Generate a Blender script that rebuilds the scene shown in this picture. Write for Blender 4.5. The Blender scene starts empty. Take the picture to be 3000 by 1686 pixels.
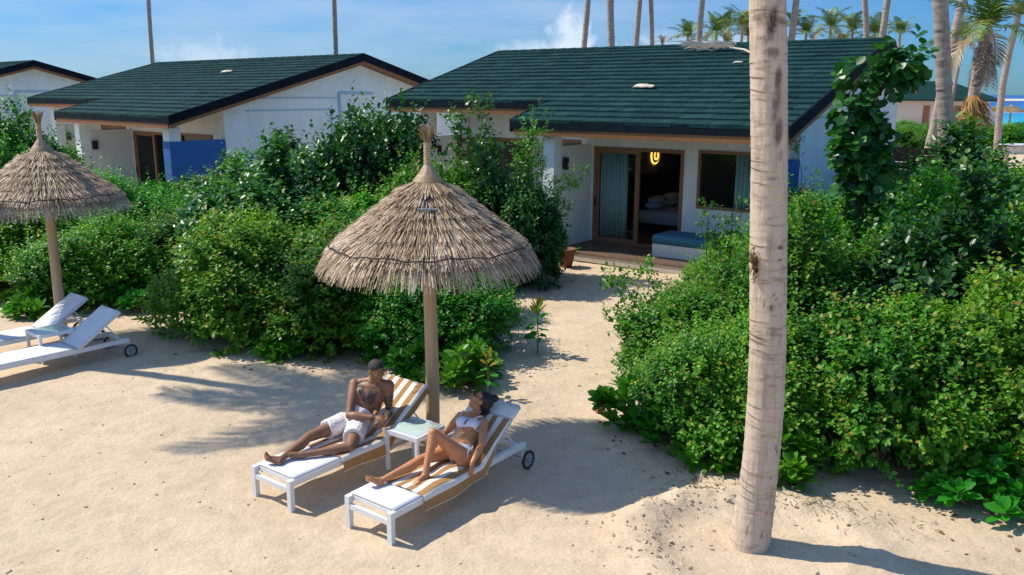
import bpy, math, random
import numpy as np
from mathutils import Vector, Matrix

random.seed(7)
RNG = np.random.default_rng(11)
SC = bpy.context.scene
COL = SC.collection
PI = math.pi
R = math.radians

# ------------------------------------------------------------------ frames
YAW = R(-37.1)                                   # villas and loungers share this direction
LX = np.array([math.cos(YAW), math.sin(YAW), 0.0])
LY = np.array([-math.sin(YAW), math.cos(YAW), 0.0])
CAM_H = 4.0
SUN_AZ = R(19); SUN_EL = R(50)
TO_SUN = np.array([-math.cos(SUN_AZ) * math.cos(SUN_EL), math.sin(SUN_AZ) * math.cos(SUN_EL), math.sin(SUN_EL)])

def nrm(v):
    v = np.asarray(v, float)
    n = np.linalg.norm(v, axis=-1, keepdims=True)
    return v / np.maximum(n, 1e-9)

# ------------------------------------------------------------------ noise (for building shapes)
def vnoise(x, y, seed=0):
    x = np.asarray(x, float); y = np.asarray(y, float)
    xi = np.floor(x).astype(np.int64); yi = np.floor(y).astype(np.int64)
    fx = x - xi; fy = y - yi
    fx = fx * fx * (3 - 2 * fx); fy = fy * fy * (3 - 2 * fy)
    def h(a, b):
        n = (a * 374761393 + b * 668265263 + seed * 974711) & 0x7fffffff
        n = ((n ^ (n >> 13)) * 1274126177) & 0x7fffffff
        return ((n ^ (n >> 16)) & 0xffff) / 65535.0
    return (h(xi, yi) * (1 - fx) * (1 - fy) + h(xi + 1, yi) * fx * (1 - fy)
            + h(xi, yi + 1) * (1 - fx) * fy + h(xi + 1, yi + 1) * fx * fy) * 2 - 1

PALM_BASE = np.array([2.18, 7.03])

def ground_h(x, y):
    x = np.asarray(x, float); y = np.asarray(y, float)
    h = 0.030 * vnoise(x * .45, y * .45, 1) + 0.014 * vnoise(x * 1.3, y * 1.3, 2)
    # footprints and scuffs in the loose sand
    h = h + 0.0065 * vnoise(x * 4.2, y * 4.2, 3) + 0.004 * vnoise(x * 10, y * 10, 4)
    dx = x - PALM_BASE[0]; dy = y - PALM_BASE[1]
    r = np.hypot(dx, dy); a = np.arctan2(dy, dx)
    ring = np.exp(-((r - .95 - .12 * np.sin(2 * a + 1)) / .27) ** 2)
    side = .48 + .52 * np.cos(a - 2.3) + .35 * np.exp(-((a + .25) / .5) ** 2)
    rough = 1 + .32 * vnoise(x * 6, y * 6, 6) + .22 * vnoise(x * 14, y * 14, 8)
    h = h + .15 * ring * np.clip(side, .12, 1.2) * rough
    h = h * (1 - np.exp(-(r / .5) ** 2)) - .01 * np.exp(-(r / .5) ** 2)
    near = np.clip(1 - np.abs(r - .9) / 1.0, 0, 1)
    h = h + .008 * near * (vnoise(x * 16, y * 16, 9) + .6 * vnoise(x * 8, y * 8, 19))
    return h

def gz(x, y):
    return float(ground_h(np.array([x]), np.array([y]))[0])

# ------------------------------------------------------------------ mesh builder
class MB:
    def __init__(self):
        self.v = []; self.f = []; self.n = 0; self.t = []
    def add(self, verts, faces, tint=0.5):
        verts = np.asarray(verts, float).reshape(-1, 3)
        self.v.append(verts)
        self.f.extend([tuple(int(i) + self.n for i in f) for f in faces])
        self.t.append(np.full(len(verts), tint) if np.isscalar(tint) else np.asarray(tint, float))
        self.n += len(verts)
        return self
    def box(self, x0, x1, y0, y1, z0, z1, M=None, tint=.5):
        v = np.array([[x, y, z] for z in (z0, z1) for y in (y0, y1) for x in (x0, x1)], float)
        if M is not None: v = xf(M, v)
        return self.add(v, [(0, 2, 3, 1), (4, 5, 7, 6), (0, 1, 5, 4), (2, 6, 7, 3), (0, 4, 6, 2), (1, 3, 7, 5)], tint)
    def hexa(self, v8, tint=.5):
        return self.add(v8, [(0, 2, 3, 1), (4, 5, 7, 6), (0, 1, 5, 4), (2, 6, 7, 3), (0, 4, 6, 2), (1, 3, 7, 5)], tint)
    def tube(self, pts, rad, seg=10, cap=True, tint=.5, sq=None):
        pts = np.asarray(pts, float); n = len(pts)
        rad = np.full(n, rad) if np.isscalar(rad) else np.asarray(rad, float)
        tan = nrm(np.gradient(pts, axis=0))
        up = np.array([0, 0, 1.0]) if abs(tan[0][2]) < .9 else np.array([1.0, 0, 0])
        a = nrm(np.cross(tan[0], up)); rings = []
        for i in range(n):
            a = nrm(a - tan[i] * (a @ tan[i])); b = np.cross(tan[i], a)
            th = np.arange(seg) * 2 * PI / seg
            s1, s2 = (1, 1) if sq is None else sq
            rings.append(pts[i] + rad[i] * (np.cos(th)[:, None] * a * s1 + np.sin(th)[:, None] * b * s2))
        v = np.concatenate(rings)
        f = [(i * seg + j, i * seg + (j + 1) % seg, (i + 1) * seg + (j + 1) % seg, (i + 1) * seg + j)
             for i in range(n - 1) for j in range(seg)]
        if cap:
            f.append(tuple(range(seg - 1, -1, -1))); f.append(tuple((n - 1) * seg + j for j in range(seg)))
        return self.add(v, f, tint)
    def lathe(self, prof, seg=24, center=(0, 0, 0), tint=.5, cap=True):
        v = []; c = np.array(center, float)
        for r, z in prof:
            for j in range(seg):
                a = 2 * PI * j / seg; v.append(c + [r * math.cos(a), r * math.sin(a), z])
        n = len(prof)
        f = [(i * seg + j, i * seg + (j + 1) % seg, (i + 1) * seg + (j + 1) % seg, (i + 1) * seg + j)
             for i in range(n - 1) for j in range(seg)]
        if cap:
            f.append(tuple(range(seg - 1, -1, -1))); f.append(tuple((n - 1) * seg + j for j in range(seg)))
        return self.add(v, f, tint)
    def ball(self, c, rx, ry=None, rz=None, seg=16, rings=10, A=None, tint=.5):
        ry = rx if ry is None else ry; rz = rx if rz is None else rz
        A = np.eye(3) if A is None else np.asarray(A)     # rows: axes
        v = [np.array([0, 0, -1.0])]
        for i in range(1, rings):
            p = -PI / 2 + PI * i / rings
            for j in range(seg):
                a = 2 * PI * j / seg
                v.append(np.array([math.cos(p) * math.cos(a), math.cos(p) * math.sin(a), math.sin(p)]))
        v.append(np.array([0, 0, 1.0]))
        v = np.array(v) * [rx, ry, rz]
        v = v @ A + np.asarray(c, float)
        f = [(0, 1 + (j + 1) % seg, 1 + j) for j in range(seg)]
        for i in range(rings - 2):
            o = 1 + i * seg
            f += [(o + j, o + (j + 1) % seg, o + seg + (j + 1) % seg, o + seg + j) for j in range(seg)]
        o = 1 + (rings - 2) * seg; t = len(v) - 1
        f += [(o + j, o + (j + 1) % seg, t) for j in range(seg)]
        return self.add(v, f, tint)
    def caps(self, p0, r0, p1, r1, seg=16):
        """closed tapered capsule"""
        p0 = np.asarray(p0, float); p1 = np.asarray(p1, float); d = nrm(p1 - p0)
        pts = []; rr = []
        for k in range(5):
            a = PI / 2 * k / 5 - PI / 2 + .12
            pts.append(p0 + d * r0 * math.sin(a)); rr.append(r0 * math.cos(a))
        for k in range(1, 4):
            t = k / 4; pts.append(p0 * (1 - t) + p1 * t); rr.append(r0 * (1 - t) + r1 * t)
        for k in range(5):
            a = PI / 2 * (k + 1) / 5 - .12
            pts.append(p1 + d * r1 * math.sin(a)); rr.append(r1 * math.cos(a))
        return self.tube(pts, rr, seg)
    def build(self, name, mat=None, parent=None, smooth=False, loc=None, M=None):
        me = bpy.data.meshes.new(name)
        V = np.concatenate(self.v) if self.v else np.zeros((0, 3))
        me.from_pydata(V.tolist(), [], self.f)
        at = me.attributes.new('tint', 'FLOAT', 'POINT')
        at.data.foreach_set('value', np.concatenate(self.t).astype(np.float32))
        if smooth: me.polygons.foreach_set('use_smooth', [True] * len(me.polygons))
        me.update()
        return link(name, me, mat, parent, loc, M)

def link(name, me, mat=None, parent=None, loc=None, M=None):
    if mat is not None and me is not None: me.materials.append(mat)
    o = bpy.data.objects.new(name, me); COL.objects.link(o)
    if parent is not None: o.parent = parent
    if M is not None: o.matrix_local = M
    if loc is not None: o.location = loc
    return o

def fast_mesh(name, V, F4, tint=None, smooth=False, uv=None):
    me = bpy.data.meshes.new(name)
    V = np.ascontiguousarray(V, np.float32); F4 = np.ascontiguousarray(F4, np.int32)
    k = F4.shape[1]
    me.vertices.add(len(V)); me.vertices.foreach_set('co', V.ravel())
    me.loops.add(F4.size); me.loops.foreach_set('vertex_index', F4.ravel())
    me.polygons.add(len(F4)); me.polygons.foreach_set('loop_start', np.arange(0, F4.size, k, dtype=np.int32))
    try: me.polygons.foreach_set('loop_total', np.full(len(F4), k, np.int32))
    except Exception: pass
    me.update(calc_edges=True); me.validate()
    if tint is not None:
        at = me.attributes.new('tint', 'FLOAT', 'POINT'); at.data.foreach_set('value', np.asarray(tint, np.float32))
    if smooth: me.polygons.foreach_set('use_smooth', [True] * len(me.polygons))
    return me

def xf(M, v):
    M = np.array(M); return np.asarray(v) @ M[:3, :3].T + M[:3, 3]

def frame(x, y, z=0, yaw=0, s=(1, 1, 1)):
    return Matrix.Translation((x, y, z)) @ Matrix.Rotation(yaw, 4, 'Z') @ Matrix.Diagonal((*s, 1))

def tag(o, label=None, cat=None, group=None, kind=None):
    if label: o['label'] = label
    if cat: o['category'] = cat
    if group: o['group'] = group
    if kind: o['kind'] = kind
    return o

def empty(name, label, cat, M=None, group=None):
    o = bpy.data.objects.new(name, None); COL.objects.link(o); o.empty_display_size = .2
    if M is not None: o.matrix_world = M
    return tag(o, label, cat, group)

def copy_tree(o, parent=None, label=None, M=None, group=None):
    c = o.copy(); COL.objects.link(c)
    if parent is not None: c.parent = parent
    for ch in list(o.children): copy_tree(ch, c)
    if parent is None:
        if M is not None: c.matrix_world = M
        if label: c['label'] = label
        if group: c['group'] = group
    return c

# ------------------------------------------------------------------ materials
def new_mat(name):
    m = bpy.data.materials.new(name); m.use_nodes = True
    nt = m.node_tree; nt.nodes.clear()
    return m, nt

def N(nt, typ, **kw):
    n = nt.nodes.new(typ)
    for k, v in kw.items():
        if k.startswith('i_'):
            key = k[2:]
            n.inputs[int(key) if key.isdigit() else key.replace('_', ' ')].default_value = v
        else: setattr(n, k, v)
    return n

def ramp(nt, fac, stops):
    r = nt.nodes.new('ShaderNodeValToRGB'); e = r.color_ramp.elements
    while len(e) < len(stops): e.new(.5)
    for el, (p, c) in zip(e, stops):
        el.position = p; el.color = (*c, 1)
    nt.links.new(fac, r.inputs[0]); return r.outputs[0]

def mix(nt, fac, a, b, mode='MIX'):
    n = nt.nodes.new('ShaderNodeMix'); n.data_type = 'RGBA'; n.blend_type = mode
    for s, v in ((0, fac), (6, a), (7, b)):
        if hasattr(v, 'is_output'): nt.links.new(v, n.inputs[s])
        elif s == 0: n.inputs[0].default_value = v
        else: n.inputs[s].default_value = (*v, 1)
    return n.outputs[2]

def noise(nt, co, scale, detail=4, rough=.55, stretch=None):
    if stretch is not None:
        mp = nt.nodes.new('ShaderNodeMapping'); mp.inputs['Scale'].default_value = stretch
        nt.links.new(co, mp.inputs[0]); co = mp.outputs[0]
    n = nt.nodes.new('ShaderNodeTexNoise'); n.inputs['Scale'].default_value = scale
    n.inputs['Detail'].default_value = detail; n.inputs['Roughness'].default_value = rough
    nt.links.new(co, n.inputs['Vector']); return n.outputs[0]

def bump(nt, h, strength, dist=.02, normal=None):
    b = nt.nodes.new('ShaderNodeBump'); b.inputs['Strength'].default_value = strength
    b.inputs['Distance'].default_value = dist
    nt.links.new(h, b.inputs['Height'])
    if normal is not None: nt.links.new(normal, b.inputs['Normal'])
    return b.outputs[0]

def finish(nt, col, rough=.6, nor=None, spec=.5, metal=0, sss=0):
    p = nt.nodes.new('ShaderNodeBsdfPrincipled')
    if hasattr(col, 'is_output'): nt.links.new(col, p.inputs['Base Color'])
    else: p.inputs['Base Color'].default_value = (*col, 1)
    if hasattr(rough, 'is_output'): nt.links.new(rough, p.inputs['Roughness'])
    else: p.inputs['Roughness'].default_value = rough
    p.inputs['Specular IOR Level'].default_value = spec; p.inputs['Metallic'].default_value = metal
    if nor is not None: nt.links.new(nor, p.inputs['Normal'])
    o = nt.nodes.new('ShaderNodeOutputMaterial'); nt.links.new(p.outputs[0], o.inputs[0])
    return p

def plain(name, a, b=None, scale=6, rough=.6, bmp=0, bscale=40, stretch=None, spec=.5, metal=0, bdist=.01):
    m, nt = new_mat(name)
    co = N(nt, 'ShaderNodeTexCoord').outputs['Object']
    b = b or tuple(c * .8 for c in a)
    f = noise(nt, co, scale, 5, .6, stretch)
    col = ramp(nt, f, [(.3, a), (.7, b)])
    nor = bump(nt, noise(nt, co, bscale, 4, .6, stretch), bmp, bdist) if bmp else None
    finish(nt, col, rough, nor, spec, metal)
    return m

def leaf_mat(name, dark, light, hot=(.30, .10, .015), yellow=(.22, .22, .02), rough=.42, transl=.36, spec=.30):
    """foliage: colour differs from leaf to leaf (attribute 'tint'); young tips are yellow to orange"""
    m, nt = new_mat(name)
    at = N(nt, 'ShaderNodeAttribute', attribute_name='tint')
    col = ramp(nt, at.outputs['Fac'], [(0, dark), (.62, light), (.80, tuple((l + y) / 2 for l, y in zip(light, yellow))), (.88, yellow), (1, hot)])
    oi = N(nt, 'ShaderNodeObjectInfo')
    hs = N(nt, 'ShaderNodeHueSaturation'); hs.inputs['Saturation'].default_value = 1.0
    ma = N(nt, 'ShaderNodeMapRange'); ma.inputs['To Min'].default_value = .475; ma.inputs['To Max'].default_value = .525
    nt.links.new(oi.outputs['Random'], ma.inputs[0]); nt.links.new(ma.outputs[0], hs.inputs['Hue'])
    mv = N(nt, 'ShaderNodeMapRange'); mv.inputs['To Min'].default_value = 1.18; mv.inputs['To Max'].default_value = .72
    fr_ = N(nt, 'ShaderNodeMath', operation='FRACT'); ml = N(nt, 'ShaderNodeMath', operation='MULTIPLY'); ml.inputs[1].default_value = 7.31
    nt.links.new(oi.outputs['Random'], ml.inputs[0]); nt.links.new(ml.outputs[0], fr_.inputs[0]); nt.links.new(fr_.outputs[0], mv.inputs[0]); nt.links.new(mv.outputs[0], hs.inputs['Value'])
    nt.links.new(col, hs.inputs['Color']); col = hs.outputs[0]
    p = nt.nodes.new('ShaderNodeBsdfPrincipled'); nt.links.new(col, p.inputs['Base Color'])
    p.inputs['Roughness'].default_value = rough; p.inputs['Specular IOR Level'].default_value = spec
    tr = nt.nodes.new('ShaderNodeBsdfTranslucent')
    g = mix(nt, 1.0, col, (.95, 1.25, .35), 'MULTIPLY'); nt.links.new(g, tr.inputs[0])
    mx = nt.nodes.new('ShaderNodeMixShader'); mx.inputs[0].default_value = transl
    nt.links.new(p.outputs[0], mx.inputs[1]); nt.links.new(tr.outputs[0], mx.inputs[2])
    o = nt.nodes.new('ShaderNodeOutputMaterial'); nt.links.new(mx.outputs[0], o.inputs[0])
    return m

def tint_mat(name, stops, rough=.7, spec=.3, nscale=30, namt=.25, transl=0, bmp=0, stretch=None):
    m, nt = new_mat(name)
    at = N(nt, 'ShaderNodeAttribute', attribute_name='tint')
    col = ramp(nt, at.outputs['Fac'], stops)
    co = N(nt, 'ShaderNodeTexCoord').outputs['Object']
    f = noise(nt, co, nscale, 4, .6, stretch)
    col = mix(nt, namt, col, ramp(nt, f, [(.3, (.45, .45, .45)), (.7, (1.25, 1.25, 1.25))]), 'MULTIPLY')
    nor = bump(nt, f, bmp, .01) if bmp else None
    finish(nt, col, rough, nor, spec)
    return m

M = {}
def make_sand():
    m, nt = new_mat('sand')
    co = N(nt, 'ShaderNodeNewGeometry').outputs['Position']
    a = noise(nt, co, .55, 5, .6); b = noise(nt, co, 3.5, 6, .65); c = noise(nt, co, 34, 5, .7); d = noise(nt, co, 160, 3, .6)
    col = ramp(nt, a, [(.3, (.55, .425, .295)), (.72, (.66, .525, .375))])
    col = mix(nt, .55, col, ramp(nt, b, [(.25, (.70, .68, .66)), (.55, (1, 1, 1)), (.8, (1.12, 1.10, 1.06))]), 'MULTIPLY')
    col = mix(nt, .45, col, ramp(nt, c, [(.28, (.55, .52, .48)), (.5, (1, 1, 1)), (.75, (1.2, 1.2, 1.18))]), 'MULTIPLY')
    # scattered dark grains, bits of coral and leaf
    v = N(nt, 'ShaderNodeTexVoronoi'); v.inputs['Scale'].default_value = 13; nt.links.new(co, v.inputs['Vector'])
    k = ramp(nt, v.outputs['Distance'], [(.035, (1, 1, 1)), (.075, (0, 0, 0))])
    sp = mix(nt, 1, k, ramp(nt, v.outputs['Color'], [(.72, (0, 0, 0)), (.76, (1, 1, 1))]), 'MULTIPLY')
    col = mix(nt, sp, col, (.20, .125, .07))
    n1 = bump(nt, noise(nt, co, 7, 6, .65), .55, .05)
    n2 = bump(nt, c, .5, .012, n1)
    n3 = bump(nt, d, .5, .004, n2)
    finish(nt, col, .92, n3, .15)
    return m

def make_wall():
    m, nt = new_mat('white_render')
    co = N(nt, 'ShaderNodeTexCoord').outputs['Object']
    f = noise(nt, co, 1.3, 6, .65); g = noise(nt, co, 14, 4, .6)
    st = noise(nt, co, 2.2, 4, .6, (1, 1, .12))
    col = ramp(nt, f, [(.3, (.70, .79, .80)), (.7, (.82, .89, .895))])
    col = mix(nt, .30, col, ramp(nt, st, [(.35, (.72, .72, .70)), (.6, (1, 1, 1))]), 'MULTIPLY')
    finish(nt, col, .85, bump(nt, g, .12, .01), .2)
    return m

def make_tile():
    m, nt = new_mat('roof_shingle')
    at = N(nt, 'ShaderNodeAttribute', attribute_name='tint')
    col = ramp(nt, at.outputs['Fac'], [(0, (.005, .026, .029)), (.5, (.009, .044, .045)), (1, (.018, .066, .064))])
    co = N(nt, 'ShaderNodeTexCoord').outputs['Object']
    f = noise(nt, co, 5, 6, .7); g = noise(nt, co, 70, 3, .7)
    col = mix(nt, .6, col, ramp(nt, f, [(.3, (.6, .62, .64)), (.7, (1.35, 1.3, 1.25))]), 'MULTIPLY')
    col = mix(nt, .5, col, ramp(nt, g, [(.35, (.55, .6, .6)), (.7, (1.5, 1.4, 1.4))]), 'MULTIPLY')
    dust = ramp(nt, noise(nt, co, 2.4, 8, .75), [(.56, (0, 0, 0)), (.80, (.45, .45, .45))])
    col = mix(nt, dust, col, (.085, .11, .10))
    finish(nt, col, .9, bump(nt, g, .35, .01), .10)
    return m

def make_bark(name, base, dark, grey):
    m, nt = new_mat(name)
    stn = N(nt, 'ShaderNodeAttribute', attribute_name='stain')
    at = N(nt, 'ShaderNodeAttribute', attribute_name='tint')       # 0 in the leaf scars, 1 on the swellings
    co = N(nt, 'ShaderNodeTexCoord').outputs['Object']
    f = noise(nt, co, 3, 6, .7); fib = noise(nt, co, 26, 4, .65, (1, 1, .10)); fine = noise(nt, co, 60, 4, .7, (1, 1, .35))
    blot = noise(nt, co, 5.5, 5, .7, (1, 1, .6))
    hor = noise(nt, co, 16, 5, .7, (.25, .25, 1))
    col = ramp(nt, f, [(.32, base), (.68, grey)])
    col = mix(nt, .75, col, ramp(nt, at.outputs['Fac'], [(0, (.36, .31, .27)), (.35, (.80, .78, .76)), (.5, (1, 1, 1)), (1, (1.06, 1.06, 1.06))]), 'MULTIPLY')
    col = mix(nt, .38, col, ramp(nt, fib, [(.34, (.42, .38, .34)), (.5, (1, 1, 1))]), 'MULTIPLY')
    col = mix(nt, .65, col, ramp(nt, hor, [(.34, (.42, .38, .34)), (.47, (1, 1, 1))]), 'MULTIPLY')
    col = mix(nt, ramp(nt, blot, [(.63, (0, 0, 0)), (.74, (.65, .65, .65))]), col, dark)
    sfac = mix(nt, 1, stn.outputs['Color'], ramp(nt, fine, [(.30, (.35, .35, .35)), (.50, (1, 1, 1))]), 'MULTIPLY')
    col = mix(nt, sfac, col, (.085, .055, .04))
    n1 = bump(nt, fib, .45, .02); n2 = bump(nt, fine, .4, .01, n1); n3 = bump(nt, hor, .3, .02, n2)
    finish(nt, col, .85, n3, .2)
    return m

def make_wood(name, a, b, stretch=(1, 1, .06), scale=20, rough=.6, planks=None):
    m, nt = new_mat(name)
    co = N(nt, 'ShaderNodeTexCoord').outputs['Object']
    f = noise(nt, co, scale, 5, .65, stretch)
    col = ramp(nt, f, [(.28, a), (.72, b)])
    if planks:
        w = N(nt, 'ShaderNodeTexWave', wave_type='BANDS', bands_direction=planks[0]); w.inputs['Scale'].default_value = planks[1]
        w.inputs['Distortion'].default_value = 0
        nt.links.new(co, w.inputs['Vector'])
        col = mix(nt, .8, col, ramp(nt, w.outputs[1], [(.0, (.25, .25, .25)), (.08, (1, 1, 1))]), 'MULTIPLY')
    finish(nt, col, rough, bump(nt, f, .25, .006), .35)
    return m

def make_glass(name, tint=(.86, .95, .95)):
    m, nt = new_mat(name)
    t = nt.nodes.new('ShaderNodeBsdfTransparent'); t.inputs[0].default_value = (*tint, 1)
    g = nt.nodes.new('ShaderNodeBsdfGlossy'); g.inputs['Roughness'].default_value = .02
    fr = nt.nodes.new('ShaderNodeFresnel'); fr.inputs[0].default_value = 1.45
    mx = nt.nodes.new('ShaderNodeMixShader'); nt.links.new(fr.outputs[0], mx.inputs[0])
    nt.links.new(t.outputs[0], mx.inputs[1]); nt.links.new(g.outputs[0], mx.inputs[2])
    o = nt.nodes.new('ShaderNodeOutputMaterial'); nt.links.new(mx.outputs[0], o.inputs[0])
    return m

def make_curtain():
    m, nt = new_mat('sheer_curtain')
    d = nt.nodes.new('ShaderNodeBsdfDiffuse'); d.inputs[0].default_value = (.72, .86, .86, 1)
    t = nt.nodes.new('ShaderNodeBsdfTranslucent'); t.inputs[0].default_value = (.55, .75, .75, 1)
    mx = nt.nodes.new('ShaderNodeMixShader'); mx.inputs[0].default_value = .3
    nt.links.new(d.outputs[0], mx.inputs[1]); nt.links.new(t.outputs[0], mx.inputs[2])
    o = nt.nodes.new('ShaderNodeOutputMaterial'); nt.links.new(mx.outputs[0], o.inputs[0])
    return m

def make_emit(name, col, s):
    m, nt = new_mat(name)
    e = nt.nodes.new('ShaderNodeEmission'); e.inputs[0].default_value = (*col, 1); e.inputs[1].default_value = s
    o = nt.nodes.new('ShaderNodeOutputMaterial'); nt.links.new(e.outputs[0], o.inputs[0]); return m

def make_towel():
    m, nt = new_mat('striped_towel')
    at = N(nt, 'ShaderNodeAttribute', attribute_name='tint')         # runs across the towel
    s = N(nt, 'ShaderNodeValToRGB'); s.color_ramp.interpolation = 'CONSTANT'
    e = s.color_ramp.elements
    W = (.80, .77, .72); B = (.40, .225, .098)
    stops = [(0, W), (.06, B), (.16, W), (.26, B), (.36, W), (.46, B), (.56, W), (.66, B), (.77, W), (.84, B), (.985, W)]
    while len(e) < len(stops): e.new(.5)
    for el, (p, c) in zip(e, stops): el.position = p; el.color = (*c, 1)
    nt.links.new(at.outputs['Fac'], s.inputs[0])
    co = N(nt, 'ShaderNodeTexCoord').outputs['Object']
    f = noise(nt, co, 260, 2, .6); g = noise(nt, co, 18, 4, .6)
    col = mix(nt, .35, s.outputs[0], ramp(nt, g, [(.3, (.75, .73, .70)), (.7, (1.08, 1.08, 1.08))]), 'MULTIPLY')
    finish(nt, col, .95, bump(nt, f, .5, .004), .1)
    return m

def make_skin(name, a, b, ink=False):
    m, nt = new_mat(name)
    co = N(nt, 'ShaderNodeTexCoord').outputs['Object']
    f = noise(nt, co, 9, 4, .6)
    col = ramp(nt, f, [(.3, a), (.7, b)])
    at = N(nt, 'ShaderNodeAttribute', attribute_name='tint')
    if ink:
        k = noise(nt, co, 38, 3, .7)
        amt = mix(nt, 1, at.outputs['Color'], ramp(nt, k, [(.38, (.35, .35, .35)), (.55, (1, 1, 1))]), 'MULTIPLY')
        col = mix(nt, amt, col, (.018, .022, .026))
    p = finish(nt, col, .50, bump(nt, noise(nt, co, 120, 2, .6), .1, .003), .45)
    p.inputs['Subsurface Weight'].default_value = .08
    p.inputs['Subsurface Radius'].default_value = (.01, .004, .002)
    return m

def make_sea():
    m, nt = new_mat('sea_water')
    g = N(nt, 'ShaderNodeNewGeometry').outputs['Position']
    sx = N(nt, 'ShaderNodeSeparateXYZ'); nt.links.new(g, sx.inputs[0])
    mr = N(nt, 'ShaderNodeMapRange'); mr.inputs['From Min'].default_value = 128; mr.inputs['From Max'].default_value = 420
    nt.links.new(sx.outputs[1], mr.inputs[0])
    col = ramp(nt, mr.outputs[0], [(0, (.02, .52, .55)), (.12, (.006, .36, .52)), (.4, (.004, .16, .42)), (1, (.004, .06, .26))])
    patch = noise(nt, g, .02, 3, .5, (.5, 2, 1))
    col = mix(nt, .5, col, ramp(nt, patch, [(.35, (.6, .7, .85)), (.6, (1.1, 1.1, 1.05))]), 'MULTIPLY')
    w = noise(nt, g, .9, 5, .6, (1, 2.2, 1))
    finish(nt, col, .25, bump(nt, w, .35, .3), .25)
    return m

M['sand'] = make_sand(); M['wall'] = make_wall(); M['tile'] = make_tile()
M['blue'] = plain('blue_paint', (.012, .115, .36), (.016, .14, .42), 2, .7, .1, 16)
M['fascia'] = plain('black_fascia', (.006, .008, .014), (.010, .020, .030), 3, .8, .05, spec=.08)
M['trim'] = make_wood('brown_timber', (.21, .085, .028), (.30, .135, .05), (.08, 1, 1), 10)
M['frame'] = make_wood('door_timber', (.235, .125, .065), (.31, .175, .10), (1, 1, .08), 24)
M['deck'] = make_wood('deck_boards', (.105, .066, .046), (.19, .125, .088), (.08, 1, 1), 14, .55, ('Y', 1.15))
M['concrete'] = plain('concrete', (.46, .41, .35), (.56, .50, .43), 4, .9, .2, 30)
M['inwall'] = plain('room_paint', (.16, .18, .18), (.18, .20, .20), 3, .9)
M['black'] = plain('black_metal', (.012, .014, .018), (.02, .022, .026), 20, .4)
M['glass'] = make_glass('dark_glass'); M['curtain'] = make_curtain()
M['white'] = plain('white_metal', (.78, .78, .77), (.70, .70, .69), 7, .38, .03, 30)
M['sling'] = plain('white_mesh_fabric', (.74, .74, .75), (.66, .67, .69), 5, .8, .25, 300, None, .2)
M['mattress'] = plain('blue_canvas', (.035, .16, .26), (.045, .20, .31), 8, .9, .2, 120)
M['bed'] = plain('bed_linen', (.55, .63, .72), (.62, .70, .78), 6, .9, .2, 20)
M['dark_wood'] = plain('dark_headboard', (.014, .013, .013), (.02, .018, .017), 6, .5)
M['glow'] = make_emit('lamp_glow', (1.0, .42, .07), 2.6)
M['wallglow'] = make_emit('lamp_ring', (1.0, .62, .2), 12.0)
M['clay'] = plain('terracotta', (.22, .075, .040), (.15, .055, .035), 7, .75, .2, 30)
M['palm'] = make_bark('palm_bark', (.59, .47, .365), (.24, .17, .12), (.49, .40, .315))
M['palm_far'] = make_bark('palm_bark_grey', (.34, .27, .22), (.14, .10, .075), (.40, .33, .28))
M['pole'] = make_wood('pole_timber', (.36, .245, .135), (.50, .36, .22), (1, 1, .05), 26)
M['stem'] = plain('shrub_stem', (.16, .11, .07), (.10, .07, .045), 10, .85, .2)
M['leaf'] = leaf_mat('shrub_leaf', (.010, .085, .018), (.105, .335, .026), hot=(.30, .17, .025), yellow=(.24, .36, .03))
M['leaf_big'] = leaf_mat('broad_leaf', (.012, .072, .020), (.055, .180, .032), hot=(.16, .24, .05), yellow=(.12, .26, .04), rough=.36, transl=.28, spec=.4)
M['leaf_bright'] = leaf_mat('beach_cabbage_leaf', (.022, .140, .012), (.080, .310, .022), hot=(.25, .22, .02), yellow=(.16, .28, .02), rough=.36, transl=.35)
M['frond'] = tint_mat('palm_frond', [(0, (.028, .090, .012)), (.5, (.13, .23, .03)), (.75, (.28, .25, .04)), (.9, (.26, .14, .05)), (1, (.22, .12, .07))], .45, .4, 8, .3)
M['dry'] = tint_mat('dry_frond', [(0, (.20, .13, .08)), (.5, (.44, .35, .26)), (1, (.78, .70, .60))], .8, .2, 20, .3)
M['thatch'] = tint_mat('reed_thatch', [(0, (.16, .085, .035)), (.35, (.37, .245, .125)), (.7, (.62, .46, .31)), (1, (.85, .69, .54))], .55, .45, 45, .35)
M['rope'] = plain('dark_cord', (.02, .018, .022), (.035, .03, .035), 40, .9)
M['towel'] = make_towel()
M['skin_man'] = make_skin('brown_skin', (.215, .098, .052), (.285, .135, .074), True)
M['skin_woman'] = make_skin('tan_skin', (.47, .195, .080), (.56, .25, .11))
M['hair'] = plain('black_hair', (.008, .007, .007), (.014, .012, .012), 60, .5, .4, 160, (1, 1, .2))
M['stubble'] = plain('cropped_hair', (.022, .017, .015), (.034, .027, .024), 90, .75, .5, 220)
M['shorts'] = plain('pale_pink_cotton', (.80, .73, .71), (.72, .65, .64), 9, .9, .35, 22)
M['bikini'] = plain('white_swim_fabric', (.78, .78, .84), (.68, .69, .77), 60, .85, .4, 90)
M['lens'] = plain('dark_lens', (.006, .005, .005), (.01, .008, .008), 10, .12)
M['gold'] = plain('gold_wire', (.55, .34, .10), (.5, .3, .09), 10, .3, 0, 40, None, .5, .8)
M['tyre'] = plain('black_rubber', (.018, .022, .026), (.03, .035, .04), 20, .8)
M['rim'] = plain('grey_plastic', (.28, .33, .36), (.22, .26, .29), 20, .5)
M['grass'] = leaf_mat('grass_blade', (.05, .11, .02), (.16, .20, .05))
M['pebble'] = plain('coral_bits', (.46, .37, .27), (.30, .22, .15), 30, .9, .3)
M['sea'] = make_sea()
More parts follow.
